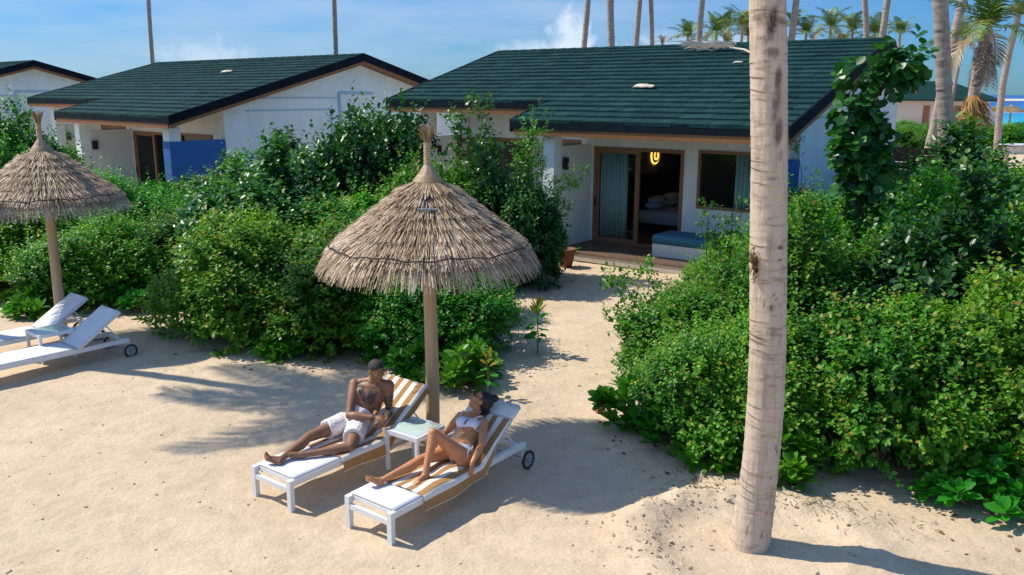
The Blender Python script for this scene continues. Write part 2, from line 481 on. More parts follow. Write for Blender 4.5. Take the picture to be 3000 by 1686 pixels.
M['sandbank'] = plain('pale_sand', (.62, .55, .45), (.55, .48, .39), .02, .95)
M['ledge'] = plain('painted_ledge', (.36, .52, .62), (.40, .56, .66), 3, .8)
M['tabletop'] = plain('frosted_glass', (.46, .58, .53), (.50, .62, .57), 6, .12, 0, 40, None, .6)
M['brick'] = plain('red_block', (.35, .14, .09), (.28, .10, .07), 20, .9, .3)
M['boxwood'] = plain('brown_boards', (.17, .07, .03), (.12, .05, .025), 8, .7, .2, 30)
M['cream'] = plain('cream_render', (.72, .63, .55), (.66, .57, .50), 2, .85)
M['doorbrown'] = plain('orange_brown_door', (.36, .15, .07), (.30, .12, .055), 6, .6)
M['fibre'] = tint_mat('palm_fibre', [(0, (.10, .06, .03)), (.5, (.33, .18, .07)), (1, (.45, .27, .12))], .9, .1, 30, .4)
M['yellow'] = plain('yellow_sign', (.60, .50, .05), (.5, .42, .05), 10, .6)
M['board'] = plain('board_white', (.72, .76, .82), (.66, .70, .78), 4, .35)

# ------------------------------------------------------------------ world, sun, camera
def make_world():
    w = bpy.data.worlds.new('World'); SC.world = w; w.use_nodes = True
    nt = w.node_tree; nt.nodes.clear()
    sky = N(nt, 'ShaderNodeTexSky', sky_type='NISHITA', sun_disc=False)
    sky.sun_elevation = SUN_EL; sky.sun_rotation = math.atan2(TO_SUN[0], TO_SUN[1])
    sky.altitude = 10; sky.air_density = 1.0; sky.dust_density = .25; sky.ozone_density = 2.2
    co = N(nt, 'ShaderNodeTexCoord').outputs['Generated']
    # deeper, bluer air than the standard sky: this is a polarised tropical afternoon
    col = mix(nt, 1, sky.outputs[0], (.50, .84, 1.10), 'MULTIPLY')
    sep0 = N(nt, 'ShaderNodeSeparateXYZ'); nt.links.new(co, sep0.inputs[0])
    low = ramp(nt, sep0.outputs[2], [(.0, (.33, .44, .58)), (.10, (.36, .48, .64)), (.35, (1, 1, 1.06))])
    col = mix(nt, 1, col, low, 'MULTIPLY')
    # thin high cloud in long streaks
    s1 = noise(nt, co, 2.6, 7, .62, (1, 1, 7)); s2 = noise(nt, co, 9, 6, .62, (1, 1, 5))
    st = mix(nt, .35, s1, s2)
    streak = ramp(nt, st, [(.36, (.10, .10, .10)), (.66, (.72, .72, .72))])
    sep = N(nt, 'ShaderNodeSeparateXYZ'); nt.links.new(co, sep.inputs[0])
    # the right-hand sky is clear
    side = N(nt, 'ShaderNodeMapRange'); side.inputs['From Min'].default_value = .44; side.inputs['From Max'].default_value = .05
    nt.links.new(sep.outputs[0], side.inputs[0])
    fac = mix(nt, 1, streak, side.outputs[0], 'MULTIPLY')
    col = mix(nt, fac, col, (2.9, 3.8, 4.9))
    # a cumulus tower low over the sea, and fainter ones beside it
    for (cx, cz, rx, rz, amp) in ((.067, .055, .030, 0.042, .6), (.02, .042, .05, .018, .35), (.12, .03, .10, .025, .4), (-.33, .036, .05, .02, .3), (.23, .05, .12, .02, .3)):
        d = N(nt, 'ShaderNodeVectorMath', operation='SUBTRACT'); nt.links.new(co, d.inputs[0])
        yy = math.sqrt(1 - cx * cx - cz * cz); d.inputs[1].default_value = (cx, yy, cz)
        dd = N(nt, 'ShaderNodeVectorMath', operation='MULTIPLY'); nt.links.new(d.outputs[0], dd.inputs[0])
        dd.inputs[1].default_value = (1 / rx, 1 / .35, 1 / rz)
        ln = N(nt, 'ShaderNodeVectorMath', operation='LENGTH'); nt.links.new(dd.outputs[0], ln.inputs[0])
        nz = noise(nt, co, 55, 6, .6)
        ad = N(nt, 'ShaderNodeMath', operation='MULTIPLY_ADD'); nt.links.new(nz, ad.inputs[0]); ad.inputs[1].default_value = 1.9
        sb = N(nt, 'ShaderNodeMath', operation='SUBTRACT'); sb.inputs[0].default_value = 0.35; nt.links.new(ln.outputs['Value'], sb.inputs[1])
        nt.links.new(sb.outputs[0], ad.inputs[2])
        k = ramp(nt, ad.outputs[0], [(.25, (0, 0, 0)), (.95, (amp, amp, amp))])
        col = mix(nt, k, col, (5.6, 6.0, 6.7))
    bg = nt.nodes.new('ShaderNodeBackground'); bg.inputs[1].default_value = .15
    nt.links.new(col, bg.inputs[0])
    o = nt.nodes.new('ShaderNodeOutputWorld'); nt.links.new(bg.outputs[0], o.inputs[0])

make_world()
sun = bpy.data.lights.new('sun', 'SUN'); sun.energy = 4.75; sun.angle = R(.55); sun.color = (1, .92, .78)
so = bpy.data.objects.new('sun', sun); COL.objects.link(so); so.location = (-20, 10, 30)
so.rotation_euler = Vector(-TO_SUN).to_track_quat('-Z', 'Y').to_euler()

cam = bpy.data.cameras.new('camera'); co = bpy.data.objects.new('camera', cam); COL.objects.link(co)
cam.sensor_width = 36; cam.lens = 36 * 2130 / 2576; cam.clip_end = 20000; cam.clip_start = .05
tilt = math.atan((724 - 235) / 2130)
co.location = (0, 0, CAM_H)
co.rotation_euler = (Matrix.Rotation(PI / 2 - tilt, 3, 'X') @ Matrix.Rotation(R(.19), 3, 'Z')).to_euler()
SC.camera = co
SC.view_settings.view_transform = 'Standard'; SC.view_settings.look = 'None'
SC.view_settings.exposure = 0.22; SC.view_settings.gamma = 1
SC.render.engine = 'CYCLES'
SC.cycles.use_denoising = True
SC.cycles.max_bounces = 8; SC.cycles.transparent_max_bounces = 12; SC.cycles.diffuse_bounces = 4
SC.cycles.sample_clamp_indirect = 8

# ------------------------------------------------------------------ ground, sea
def make_ground():
    def axis(a, b, c, d, fine, step):
        left = a + (b - a) * (1 - np.linspace(1, 0, 26)[:-1] ** 2.0) if a < b else np.array([])
        mid = np.arange(b, c, fine)
        right = c + (d - c) * np.linspace(0, 1, 26) ** 2.0
        return np.concatenate([left, mid, right])
    xs = axis(-260, -8.2, 6.2, 260, .055, 1); ys = axis(-80, 4.6, 20, 132, .06, 1)
    X, Y = np.meshgrid(xs, ys)
    Z = ground_h(X, Y)
    Z = np.where(Y > 122, Z - (Y - 122) * .06, Z)
    V = np.stack([X, Y, Z], -1).reshape(-1, 3)
    nx = len(xs); ny = len(ys)
    i = np.arange(nx * ny).reshape(ny, nx)
    F = np.stack([i[:-1, :-1], i[:-1, 1:], i[1:, 1:], i[1:, :-1]], -1).reshape(-1, 4)
    me = fast_mesh('sand', V, F, smooth=True)
    tag(link('sand', me, M['sand']), kind='structure')

make_ground()
mb = MB(); mb.add([(-9000, -2000, -.32), (9000, -2000, -.32), (9000, 12000, -.32), (-9000, 12000, -.32)], [(0, 1, 2, 3)])
tag(mb.build('sea', M['sea']), kind='structure')
mb = MB(); pts = []
nb = 40
for i in range(nb + 1):
    t = i / nb; hgt = 1.5 * math.sin(PI * t) ** .5 * (.8 + .2 * math.sin(t * 23)) + .05
    x = 330 + 420 * t
    pts += [(x, 640, -.4), (x, 660, hgt), (x, 720, hgt), (x, 760, -.4)]
mb.add(pts, [(4 * i + k, 4 * i + 4 + k, 4 * i + 5 + k, 4 * i + 1 + k) for i in range(nb) for k in range(3)])
tag(mb.build('sandbank', M['sandbank'], smooth=True), kind='structure')

# ------------------------------------------------------------------ villa
SL = .294; ZE = 3.32; YE = -1.94; YR = 5.02; ZR = ZE + SL * (YR - YE); SLB = .30; YB = 8.6
def zroof(y): return ZE + SL * (y - YE) if y <= YR else ZR - SLB * (y - YR)
UL = -5.75; UY = 1.70               # the left-hand unit is stepped back by this much

def make_villa(label, YB=8.6):
    YW = YB - .3
    root = empty('villa', label, 'villa', Matrix.Identity(4), 'white beach villas with green roofs')
    # --- walls
    w = MB()
    T = .2
    def front(x0, x1, y, door, win, ztop):
        d0, d1, dz0, dz1 = door; w0, w1, wz0, wz1 = win
        w.box(x0, d0, y, y + T, 0, ztop); w.box(d0, d1, y, y + T, dz1, ztop)
        w.box(d1, w0, y, y + T, 0, ztop); w.box(w0, w1, y, y + T, 0, wz0); w.box(w0, w1, y, y + T, wz1, ztop)
        w.box(w1, x1, y, y + T, 0, ztop)
        w.box(d0, d1, y, y + T, 0, .195)
    front(-.08, 5.13, 0, (0.0, 2.55, .2, 2.67), (2.92, 4.70, 1.30, 2.69), 3.60)
    front(UL - .08, -.4, UY, (UL, UL + 2.55, .2, 2.67), (UL + 2.92, UL + 4.55, 1.30, 2.69), 4.12)
    def gable(x0, x1, y0, y1):
        prof = [(y0, 0), (y1, 0), (y1, zroof(y1) - .27), (YR, ZR - .27), (y0, zroof(y0) - .27)]
        v = [(x, y, z) for x in (x0, x1) for y, z in prof]
        f = [(0, 1, 2, 3, 4), (9, 8, 7, 6, 5)] + [(i, i + 5, (i + 1) % 5 + 5, (i + 1) % 5) for i in range(5)]
        w.add(v, f)
    gable(5.13, 5.33, 0, YW); gable(UL - .28, UL - .08, UY, YW)
    w.box(-.4, -.08, 0, YW - .2, 0, 3.38)            # between the two units
    w.box(UL - .08, 5.13, YW - .2, YW, 0, zroof(YW) - .3)
    w.build('wall', M['wall'], root)
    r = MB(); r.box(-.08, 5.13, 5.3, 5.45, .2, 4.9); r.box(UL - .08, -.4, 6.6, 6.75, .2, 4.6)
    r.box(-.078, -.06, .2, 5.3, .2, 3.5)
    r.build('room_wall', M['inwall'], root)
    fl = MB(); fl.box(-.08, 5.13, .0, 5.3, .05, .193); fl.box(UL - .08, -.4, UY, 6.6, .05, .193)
    fl.build('room_floor', M['deck'], root)
    # --- pillars, beams, terrace screens
    for px0, py in ((-.40, -1.75), (5.0, -1.75), (UL - .33, UY - 1.75)):
        p = MB(); p.box(px0, px0 + .33, py, py + .35, 0, 3.02); p.build('pillar', M['wall'], root)
    for x0, x1, y in ((-.40, 5.33, -1.752), (UL - .33, -.42, UY - 1.752)):
        b = MB(); b.box(x0, x1, y, y + .25, 3.0 + (.5 if y > -1 else 0), 3.19 + (.5 if y > -1 else 0))
        b.build('beam', M['wall'], root)
    p = MB(); p.box(UL - .33, UL, UY - 1.75, UY - 1.4, 3.02, 3.52); p.build('pillar', M['wall'], root)
    for x, y0 in ((-.25, -1.4), (UL - .25, UY - 1.4)):
        p = MB(); p.box(x, x + .17, y0, y0 + 1.4, 0, 2.72); p.box(x + .171, x + .18, y0, y0 + 1.4, .2, .30)
        p.build('terrace_screen', M['wall'], root)
    p = MB(); p.box(4.985, 5.345, -1.765, -1.38, 0, 2.58); p.box(5.1, 5.345, -1.38, -.003, 0, 2.58)
    tag(p.build('terrace_screen', M['blue'], root), 'blue painted terrace screen')
    # --- terrace
    for x0, x1, yy in ((-.08, 5.0, -1.77), (UL - .08, -.42, UY - 1.77)):
        d = MB(); d.box(x0, x1, yy + .02, yy + 1.77, 0, .17); d.build('terrace_step', M['concrete'], root)
        d = MB(); d.box(x0, x1, yy, yy + 1.768, .172, .203); d.build('terrace_deck', M['deck'], root)
    # --- doors and windows
    for ox, oy in ((0, 0), (UL, UY)):
        f = MB()
        f.box(ox, ox + .09, oy - .02, oy + .14, .2, 2.67); f.box(ox + 2.46, ox + 2.55, oy - .02, oy + .14, .2, 2.67)
        f.box(ox + .09, ox + 2.46, oy - .02, oy + .14, 2.58, 2.67); f.box(ox + .09, ox + 2.46, oy - .02, oy + .14, .2, .25)
        f.box(ox + .09, ox + .16, oy + .01, oy + .06, .25, 2.58); f.box(ox + 1.22, ox + 1.34, oy - .005, oy + .07, .25, 2.58)
        f.box(ox + .16, ox + 1.22, oy + .01, oy + .06, .25, .33); f.box(ox + .16, ox + 1.22, oy + .01, oy + .06, 2.51, 2.58)
        fo = f.build('sliding_door', M['frame'], root)
        g = MB(); g.box(ox + .16, ox + 1.22, oy + .03, oy + .04, .33, 2.51); g.build('glass_pane', M['glass'], fo)
        g = MB(); g.box(ox + .055, ox + .085, oy - .05, oy - .02, 1.12, 1.36); g.build('handle', M['black'], fo)
        f = MB(); a, b = ox + 2.92, ox + (4.70 if ox == 0 else 4.55)
        f.box(a, a + .07, oy - .03, oy + .1, 1.30, 2.69); f.box(b - .07, b, oy - .03, oy + .1, 1.30, 2.69)
        f.box(a + .07, b - .07, oy - .03, oy + .1, 1.30, 1.37); f.box(a + .07, b - .07, oy - .03, oy + .1, 2.62, 2.69)
        fo = f.build('window', M['frame'], root)
        g = MB(); g.box(a + .07, b - .07, oy + .03, oy + .04, 1.37, 2.62); g.build('glass_pane', M['glass'], fo)
    # --- relief on the gable
    s = MB(); X = 5.332
    s.box(X, X + .05, 4.25, 4.33, .4, 4.08); s.box(X, X + .05, 4.33, 5.7, 4.0, 4.08)
    s.box(X, X + .03, 1.2, 4.245, 3.86, 3.89); s.box(X, X + .03, .75, 3.9, 3.46, 3.49); s.box(X, X + .045, 3.9, 3.97, .4, 3.49)
    s.build('wall_ledge', M['ledge'], root)
    # --- roof: tile courses over a timber slab
    rng = np.random.default_rng(3)
    t = MB(); XR = 5.72; XS = -1.22; XL = -7.10; nc = 18
    nvec = nrm(np.array([0, -SL, 1.0]))
    dy = (YR - YE) / nc
    YS = YE + round((-.23 - YE) / dy) * dy
    def tile(x0, x1, y0, y1, zf, h0, h1, tint):
        v = []
        for zz in (0, 1):
            for y in (y0, y1):
                for x in (x0, x1):
                    h = (h0 if y == y0 else h1) if zz else -.02
                    v.append((x, y, zf(y) + h))
        t.hexa(v, tint)
    for k in range(nc):
        y0 = YE + k * dy - .02; y1 = YE + (k + 1) * dy + .01
        xl = XS if YE + (k + .5) * dy < YS else XL
        x = xl - (.2 if k % 2 else 0.0)
        while x < XR - .02:
            wdt = rng.uniform(.30, .46)
            x0, x1 = max(x, xl), min(x + wdt - .006, XR)
            if x1 - x0 > .03:
                j = rng.uniform(0, .014)
                tile(x0, x1, y0 - rng.uniform(0, .018), y1, zroof, .058 + j, .012 + j * .4, float(np.clip(rng.normal(.5, .14), 0, 1)))
            x += wdt
    nb_ = int((YB - YR) / .4); db = (YB - YR) / nb_
    for k in range(nb_):
        y0 = YR + (k + 1) * db + .02; y1 = YR + k * db - .01; x = XL
        while x < XR - .02:
            wdt = rng.uniform(.3, .46); x1 = min(x + wdt - .006, XR)
            tile(x, x1, y0, y1, zroof, .045, .012, float(rng.uniform(.2, .8))); x += wdt
    for x in np.arange(XL, XR, .4):                # ridge caps
        x1 = min(x + .41, XR)
        for s_ in (-1, 1):
            t.hexa([(x, YR, ZR + .02), (x1, YR, ZR + .025), (x, YR + s_ * .16, ZR - .03), (x1, YR + s_ * .16, ZR - .025),
                    (x, YR, ZR + .075), (x1, YR, ZR + .085), (x, YR + s_ * .16, ZR + .02), (x1, YR + s_ * .16, ZR + .03)], float(rng.uniform(.2, .7)))
    roof = t.build('roof', M['tile'], root)
    def slab(mb_, x0, x1, ya, yb, top, bot):       # a sloped plate between two y values
        mb_.hexa([(x0, ya, zroof(ya) - bot), (x1, ya, zroof(ya) - bot), (x0, yb, zroof(yb) - bot), (x1, yb, zroof(yb) - bot),
                  (x0, ya, zroof(ya) - top), (x1, ya, zroof(ya) - top), (x0, yb, zroof(yb) - top), (x1, yb, zroof(yb) - top)])
    sf = MB()
    slab(sf, XS + .06, XR - .06, YE + .06, YS, .03, .26); slab(sf, XL + .06, XR - .06, YS, YR, .03, .26); slab(sf, XL + .06, XR - .06, YR, YB - .06, .03, .26)
    # timber board under the black fascia
    def board(x0, x1, y0, y1, z0, z1): sf.box(x0, x1, y0, y1, z0, z1)
    board(XS + .05, XR - .05, YE - .012, YE + .02, ZE - .33, ZE - .182)
    board(XL + .05, XS, YS - .012, YS + .02, zroof(YS) - .33, zroof(YS) - .182)
    slab(sf, XR - .02, XR + .035, YE + .03, YR, .203, .31); slab(sf, XR - .02, XR + .035, YR, YB - .05, .203, .31)
    slab(sf, XL + .03, XL + .058, YS + .03, YR, .255, .36)
    sf.build('soffit', M['trim'], roof)
    fa = MB()
    fa.box(XS, XR, YE - .03, YE + .028, ZE - .18, ZE + .02)
    fa.box(XL, XS, YS - .03, YS + .028, zroof(YS) - .18, zroof(YS) + .02)
    slab(fa, XR + .001, XR + .055, YE - .03, YR, -.075, .20); slab(fa, XR + .001, XR + .055, YR, YB, -.075, .20)
    slab(fa, XL - .055, XL - .001, YS - .03, YR, -.06, .25); slab(fa, XL - .055, XL - .001, YR, YB, -.06, .25)
    slab(fa, XS - .055, XS - .001, YE - .03, YS - .031, -.06, .25)
    fa.box(XL, XR, YB - .03, YB + .03, zroof(YB) - .25, zroof(YB) + .02)
    fa.build('fascia', M['fascia'], roof)
    return root

VM = frame(2.128, 22.198, 0, YAW)
VM2 = frame(-14.057, 31.847, -.067, R(-41.13), (1.196, 1.075, 1.0))
VM3 = frame(-30.4, 40.1, -.05, R(-41.13), (1.196, 1.075, 1.0))
villa = make_villa('white villa with green tiled roof, open sliding door and a lit ring lamp inside')
villa.matrix_world = VM
villa2 = make_villa('white villa left of centre, its whole gable and blue terrace screen above the hedge', 11.0)
villa2.matrix_world = VM2
copy_tree(villa2, None, 'white villa at the far left edge, only its gable end showing behind another roof', VM3)

def vloc(x, y, z=0, m=VM):
    return m @ Matrix.Translation((x, y, z))

def wall_lamp(label, m):
    b = MB(); b.box(0, .035, -.05, .05, -.14, .14); b.box(.03, .11, -.085, .085, -.15, .15)
    o = b.build('wall_lamp', M['black']); o.matrix_world = m
    tag(o, label, 'wall lamp', 'black box lamps on the terrace screens')
    return o
L0 = wall_lamp('black box lamp on the white screen beside the open sliding door', vloc(-.078, -1.42 + .1, 2.30))
for lab, m in (('black box lamp on the screen behind the tip of the central thatched umbrella', vloc(UL - .078, UY - 1.42 + .1, 2.30)),
               ('black box lamp on the grey screen of the villa left of centre', vloc(-.078, -1.32, 2.2, VM2)),
               ('black box lamp by the stepped-back pillar above the tip of the left umbrella', vloc(UL - .078, UY - 1.32, 2.2, VM2))):
    c = L0.copy(); COL.objects.link(c); c.matrix_world = m; c['label'] = lab

# ring lamp on the bedroom wall
root = empty('ring_lamp', 'glowing ring lamp on the dark bedroom wall seen through the open door', 'lamp', vloc(-.055, 3.44, 2.24))
def ring(mb_, rad, tube_, x, n=36):
    a = np.linspace(0, 2 * PI, n + 1)
    mb_.tube(np.stack([np.full(n + 1, x), rad * np.cos(a), rad * np.sin(a)], -1), tube_, 8, False)
b = MB(); ring(b, .235, .022, .015); ring(b, .115, .020, .05); b.build('glow_ring', M['glow'], root)
b = MB(); ring(b, .175, .034, .03); b.build('shade', M['black'], root)

# bed
root = empty('bed', 'bed with pale linen in the dark room behind the sliding door', 'bed', vloc(.0, 2.3, .2))
b = MB(); b.box(-.04, .05, -.35, 2.45, 0, 1.55); b.build('headboard', M['dark_wood'], root)
b = MB(); b.box(.08, 2.1, .05, 1.85, .02, .22); b.build('bed_base', M['dark_wood'], root)
def pillow_mesh(mb_, cx, cy, cz, sx, sy, sz):
    mb_.ball((cx, cy, cz), sx, sy, sz, 16, 10)
def soft_box(mb_, x0, x1, y0, y1, z0, z1, bev=.06):
    xs = [x0, x0 + bev * .3, x0 + bev, x1 - bev, x1 - bev * .3, x1]; ys = [y0, y0 + bev * .3, y0 + bev, y1 - bev, y1 - bev * .3, y1]
    def drop(t, a, b_):
        e = min(t - a, b_ - t); return 0 if e >= bev else (bev - math.sqrt(max(bev * bev - (bev - e) ** 2, 0)))
    v = []; n = 6
    for y in ys:
        for x in xs: v.append((x, y, z1 - max(drop(x, x0, x1), drop(y, y0, y1))))
    for y in ys:
        for x in xs: v.append((x, y, z0))
    f = [(j * n + i, j * n + i + 1, (j + 1) * n + i + 1, (j + 1) * n + i) for j in range(5) for i in range(5)]
    f += [tuple(reversed([36 + q for q in (j * n + i, j * n + i + 1, (j + 1) * n + i + 1, (j + 1) * n + i)])) for j in range(5) for i in range(5)]
    for i in range(5):
        f += [(i + 1, i, 36 + i, 36 + i + 1), (30 + i, 31 + i, 67 + i, 66 + i), (i * 6, (i + 1) * 6, 36 + (i + 1) * 6, 36 + i * 6), ((i + 1) * 6 + 5, i * 6 + 5, 41 + i * 6, 41 + (i + 1) * 6)]
    mb_.add(v, f)
b = MB(); soft_box(b, .09, 2.12, .0, 1.9, .22, .58, .08); b.build('mattress', M['bed'], root, True)
for cy in (.45, 1.4):
    b = MB(); pillow_mesh(b, .36, cy, .70, .26, .40, .12); b.build('pillow', M['bed'], root, True)
    b = MB(); pillow_mesh(b, .42, cy + .02, .86, .24, .38, .10); b.build('pillow', M['bed'], root, True)

# curtains
def curtain(label, x0, x1, z0, z1, y, seed):
    n = 60; rng = np.random.default_rng(seed)
    xs = np.linspace(x0, x1, n); ph = np.cumsum(rng.uniform(.5, 1.3, n))
    yy = y + .05 * np.sin(ph)
    v = [(x, q, z0) for x, q in zip(xs, yy)] + [(x, q, z1) for x, q in zip(xs, yy)]
    me = fast_mesh('curtain', np.array(v), np.array([(i, i + 1, n + i + 1, n + i) for i in range(n - 1)]), smooth=True)
    o = link('curtain', me, M['curtain']); o.matrix_world = VM
    o.modifiers.new('s', 'SOLIDIFY').thickness = .004
    tag(o, label, 'curtain', 'sheer curtains of the central villa')
curtain('sheer pale curtain behind the closed glass half of the sliding door', .14, .98, .24, 2.56, .10, 1)
curtain('sheer pale curtain drawn aside in the window beside the palm trunk', 3.80, 4.66, .9, 2.66, .14, 2)

# daybed
root = empty('daybed', 'blue cushioned daybed with white base on the villa terrace', 'daybed', vloc(2.30, -1.0, .203))
b = MB(); b.box(0, 2.2, .0, .88, .0, .30); b.build('base', M['white'], root)
b = MB(); soft_box(b, -.005, 2.2, -.01, .88, .302, .52, .05); b.build('cushion', M['mattress'], root, True)

# flower pot
root = empty('flower_pot', 'terracotta pot with a drooping plant at the corner of the terrace', 'flower pot', Matrix.Translation((1.28, 19.75, gz(1.28, 19.75))))
b = MB(); b.lathe([(.13, 0), (.17, .12), (.215, .33), (.225, .37), (.25, .37), (.255, .44), (.225, .445), (.21, .36), (.0, .35)], 24); b.build('pot', M['clay'], root, True)

# ------------------------------------------------------------------ leaf clouds
def leaves_mesh(P, Dv, Nv, Ln, Wd, tint, fold=.25, droop=.15, shape=(.34, .72)):
    """each leaf: six points, folded along its midrib"""
    P = np.asarray(P, float); Dv = nrm(Dv); n = len(P)
    S = nrm(np.cross(Dv, Nv)); U = nrm(np.cross(S, Dv))
    Ln = np.asarray(Ln)[:, None] if not np.isscalar(Ln) else np.full((n, 1), Ln)
    Wd = np.asarray(Wd)[:, None] if not np.isscalar(Wd) else np.full((n, 1), Wd)
    a, b_ = shape
    base = P; tip = P + Dv * Ln - U * Ln * droop
    def mid(t, s, wf): return P + Dv * Ln * t - U * Ln * droop * t * t + S * s * Wd * wf + U * Wd * fold * wf
    v = np.stack([base, mid(a, 1, .5), mid(b_, 1, .42), tip, mid(b_, -1, .42), mid(a, -1, .5)], 1).reshape(-1, 3)
    i = np.arange(n)[:, None] * 6
    F = np.concatenate([i + [0, 1, 2, 3], i + [0, 3, 4, 5]], 0)
    return v, F, np.repeat(tint, 6)

def rand_dirs(rng, n):
    return nrm(rng.normal(size=(n, 3)))

def shoots(rng, base, dirs, length, nleaf, leaf_len, leaf_w, tip_frac=.25, tipn=2, spread=.9):
    """leaves set spirally along short shoots; returns leaf arrays"""
    m = len(base)
    t = (np.arange(nleaf) + .5) / nleaf
    P = base[:, None, :] + dirs[:, None, :] * (length[:, None, None] * t[None, :, None])
    # a frame for each shoot
    ref = np.where(np.abs(dirs[:, 2:3]) < .9, np.array([[0, 0, 1.0]]), np.array([[1.0, 0, 0]]))
    a = nrm(np.cross(dirs, ref)); b = np.cross(dirs, a)
    ang = np.arange(nleaf)[None, :] * 2.399 + rng.uniform(0, 6.28, (m, 1)) + rng.normal(0, .3, (m, nleaf))
    rad = a[:, None, :] * np.cos(ang)[..., None] + b[:, None, :] * np.sin(ang)[..., None]
    sp = spread * (1.25 - .75 * t)[None, :, None]
    D = dirs[:, None, :] * .55 + rad * sp + np.array([0, 0, -.10]) + rng.normal(0, .15, (m, nleaf, 3))
    Nn = nrm(dirs[:, None, :] * .6 + np.array([0, 0, 1.0]) + rng.normal(0, .35, (m, nleaf, 3)) - rad * .3)
    sz = (1 - .35 * t)[None, :] * rng.uniform(.75, 1.25, (m, nleaf))
    tone = rng.normal(.40, .19, (m, 1)) + rng.normal(0, .13, (m, nleaf)) + (.16 * t)[None, :]
    tone = np.clip(tone, 0, .66)
    hot = rng.random(m) < tip_frac
    for k in range(tipn):
        c = nleaf - 1 - k
        tone[:, c] = np.where(hot, rng.uniform(.80, 1.0, m), tone[:, c])
    return P.reshape(-1, 3), D.reshape(-1, 3), Nn.reshape(-1, 3), (leaf_len * sz).ravel(), (leaf_w * sz).ravel(), tone.ravel()

def shrub_proto(seed, Rr, H, nsh, leaf_len, leaf_w, lumps=9, nleaf=9, sh_len=(.16, .34), tip=.25, spire=0, skirt=True):
    rng = np.random.default_rng(seed)
    C = []; r = []
    for k in range(lumps):
        a = k * 2.399 + rng.uniform(-.3, .3); d = Rr * math.sqrt((k + .3) / lumps) * .70
        rr = Rr * rng.uniform(.20, .44)
        zt = H * (1 - .42 * (d / Rr) ** 2) * rng.uniform(.82, 1.06) - rr * .9
        C.append((d * math.cos(a), d * math.sin(a), max(zt, rr * .6))); r.append(rr)
    if skirt:
        for k in range(lumps + 3):
            a = k * 2 * PI / (lumps + 3) + rng.uniform(-.2, .2); rr = Rr * rng.uniform(.22, .38)
            C.append((Rr * .72 * math.cos(a), Rr * .72 * math.sin(a), H * rng.uniform(.15, .45))); r.append(rr)
    for k in range(spire):
        a = rng.uniform(0, 6.28); d = rng.uniform(.1, .6) * Rr
        for q in range(4):
            C.append((d * math.cos(a), d * math.sin(a), H * (.9 + .13 * q))); r.append(Rr * (.20 - .035 * q))
    C = np.array(C); r = np.array(r)
    pick = rng.choice(len(C), nsh * 2, p=r ** 2 / (r ** 2).sum())
    dv = rand_dirs(rng, nsh * 2); dv[:, 2] = np.where(rng.random(nsh * 2) < .6, np.abs(dv[:, 2]), dv[:, 2])
    base = C[pick] + dv * (r[pick] * rng.uniform(.70, 1.02, nsh * 2) ** .8)[:, None] * [1, 1, 1.05]
    # keep shoots that are on the outside of the whole crown
    ok = base[:, 2] > .03
    for c, q in zip(C, r):
        ok &= (np.linalg.norm((base - c), axis=1) > q * .66)
    base = base[ok][:nsh]; dv = dv[ok][:nsh]
    outw = base / np.array([Rr, Rr, H]) - [0, 0, .35]
    dirs = nrm(dv * .7 + nrm(outw) * .4 + [0, 0, .55] + rng.normal(0, .3, base.shape))
    L = rng.uniform(*sh_len, len(base))
    long_ = rng.random(len(base)) < .17
    L = np.where(long_, L * 2.1, L); dirs = np.where(long_[:, None], nrm(dirs + [0, 0, 1.1]), dirs)
    arr = list(shoots(rng, base, dirs, L, nleaf, leaf_len, leaf_w, tip))
    pk = pick[ok][:nsh]; lump_tone = rng.normal(0, .17, len(C))          # every branch has its own shade of green
    add = np.repeat(lump_tone[pk], nleaf); arr[5] = np.where(arr[5] < .7, np.clip(arr[5] + add, 0, .70), arr[5])
    v, F, t = leaves_mesh(*arr)
    me = fast_mesh('foliage', v, F, t)
    st = MB()
    for k in range(len(C)):
        p1 = C[k]; p0 = np.array([p1[0] * .18, p1[1] * .18, 0])
        m1 = (p0 + p1) / 2 + rng.normal(0, .06, 3) + [0, 0, -.1 * Rr]
        st.tube([p0 - [0, 0, .15], p0 * .6 + m1 * .4, m1, p1], [.028 * Rr, .022 * Rr, .016 * Rr, .008], 6)
        for q in range(3):
            e = p1 + rand_dirs(rng, 1)[0] * r[k] * .9
            st.tube([m1, (m1 + e) / 2 + rng.normal(0, .04, 3), e], [.012 * Rr, .009, .004], 5)
    return me, st

PROTO = []
def add_proto(kind, *a, **k):
    me, st = shrub_proto(*a, **k)
    me.materials.append(M[kind])
    so_ = st.build('stem', M['stem']); sm = so_.data; bpy.data.objects.remove(so_)
    PROTO.append((me, sm))
add_proto('leaf', 21, 1.35, 1.85, 3000, .100, .064)
add_proto('leaf', 22, 1.35, 1.75, 3500, .082, .052, lumps=11)
add_proto('leaf', 23, 1.30, 1.95, 3300, .098, .062, lumps=8, tip=.3)
add_proto('leaf', 24, 1.25, 1.80, 3300, .086, .054, lumps=10, spire=2, tip=.34)
add_proto('leaf_big', 25, 1.30, 1.90, 1900, .125, .098, lumps=9, nleaf=8, tip=.10, spire=1)
add_proto('leaf_big', 26, 1.20, 1.95, 1900, .115, .090, lumps=10, nleaf=8, tip=.15, spire=0)

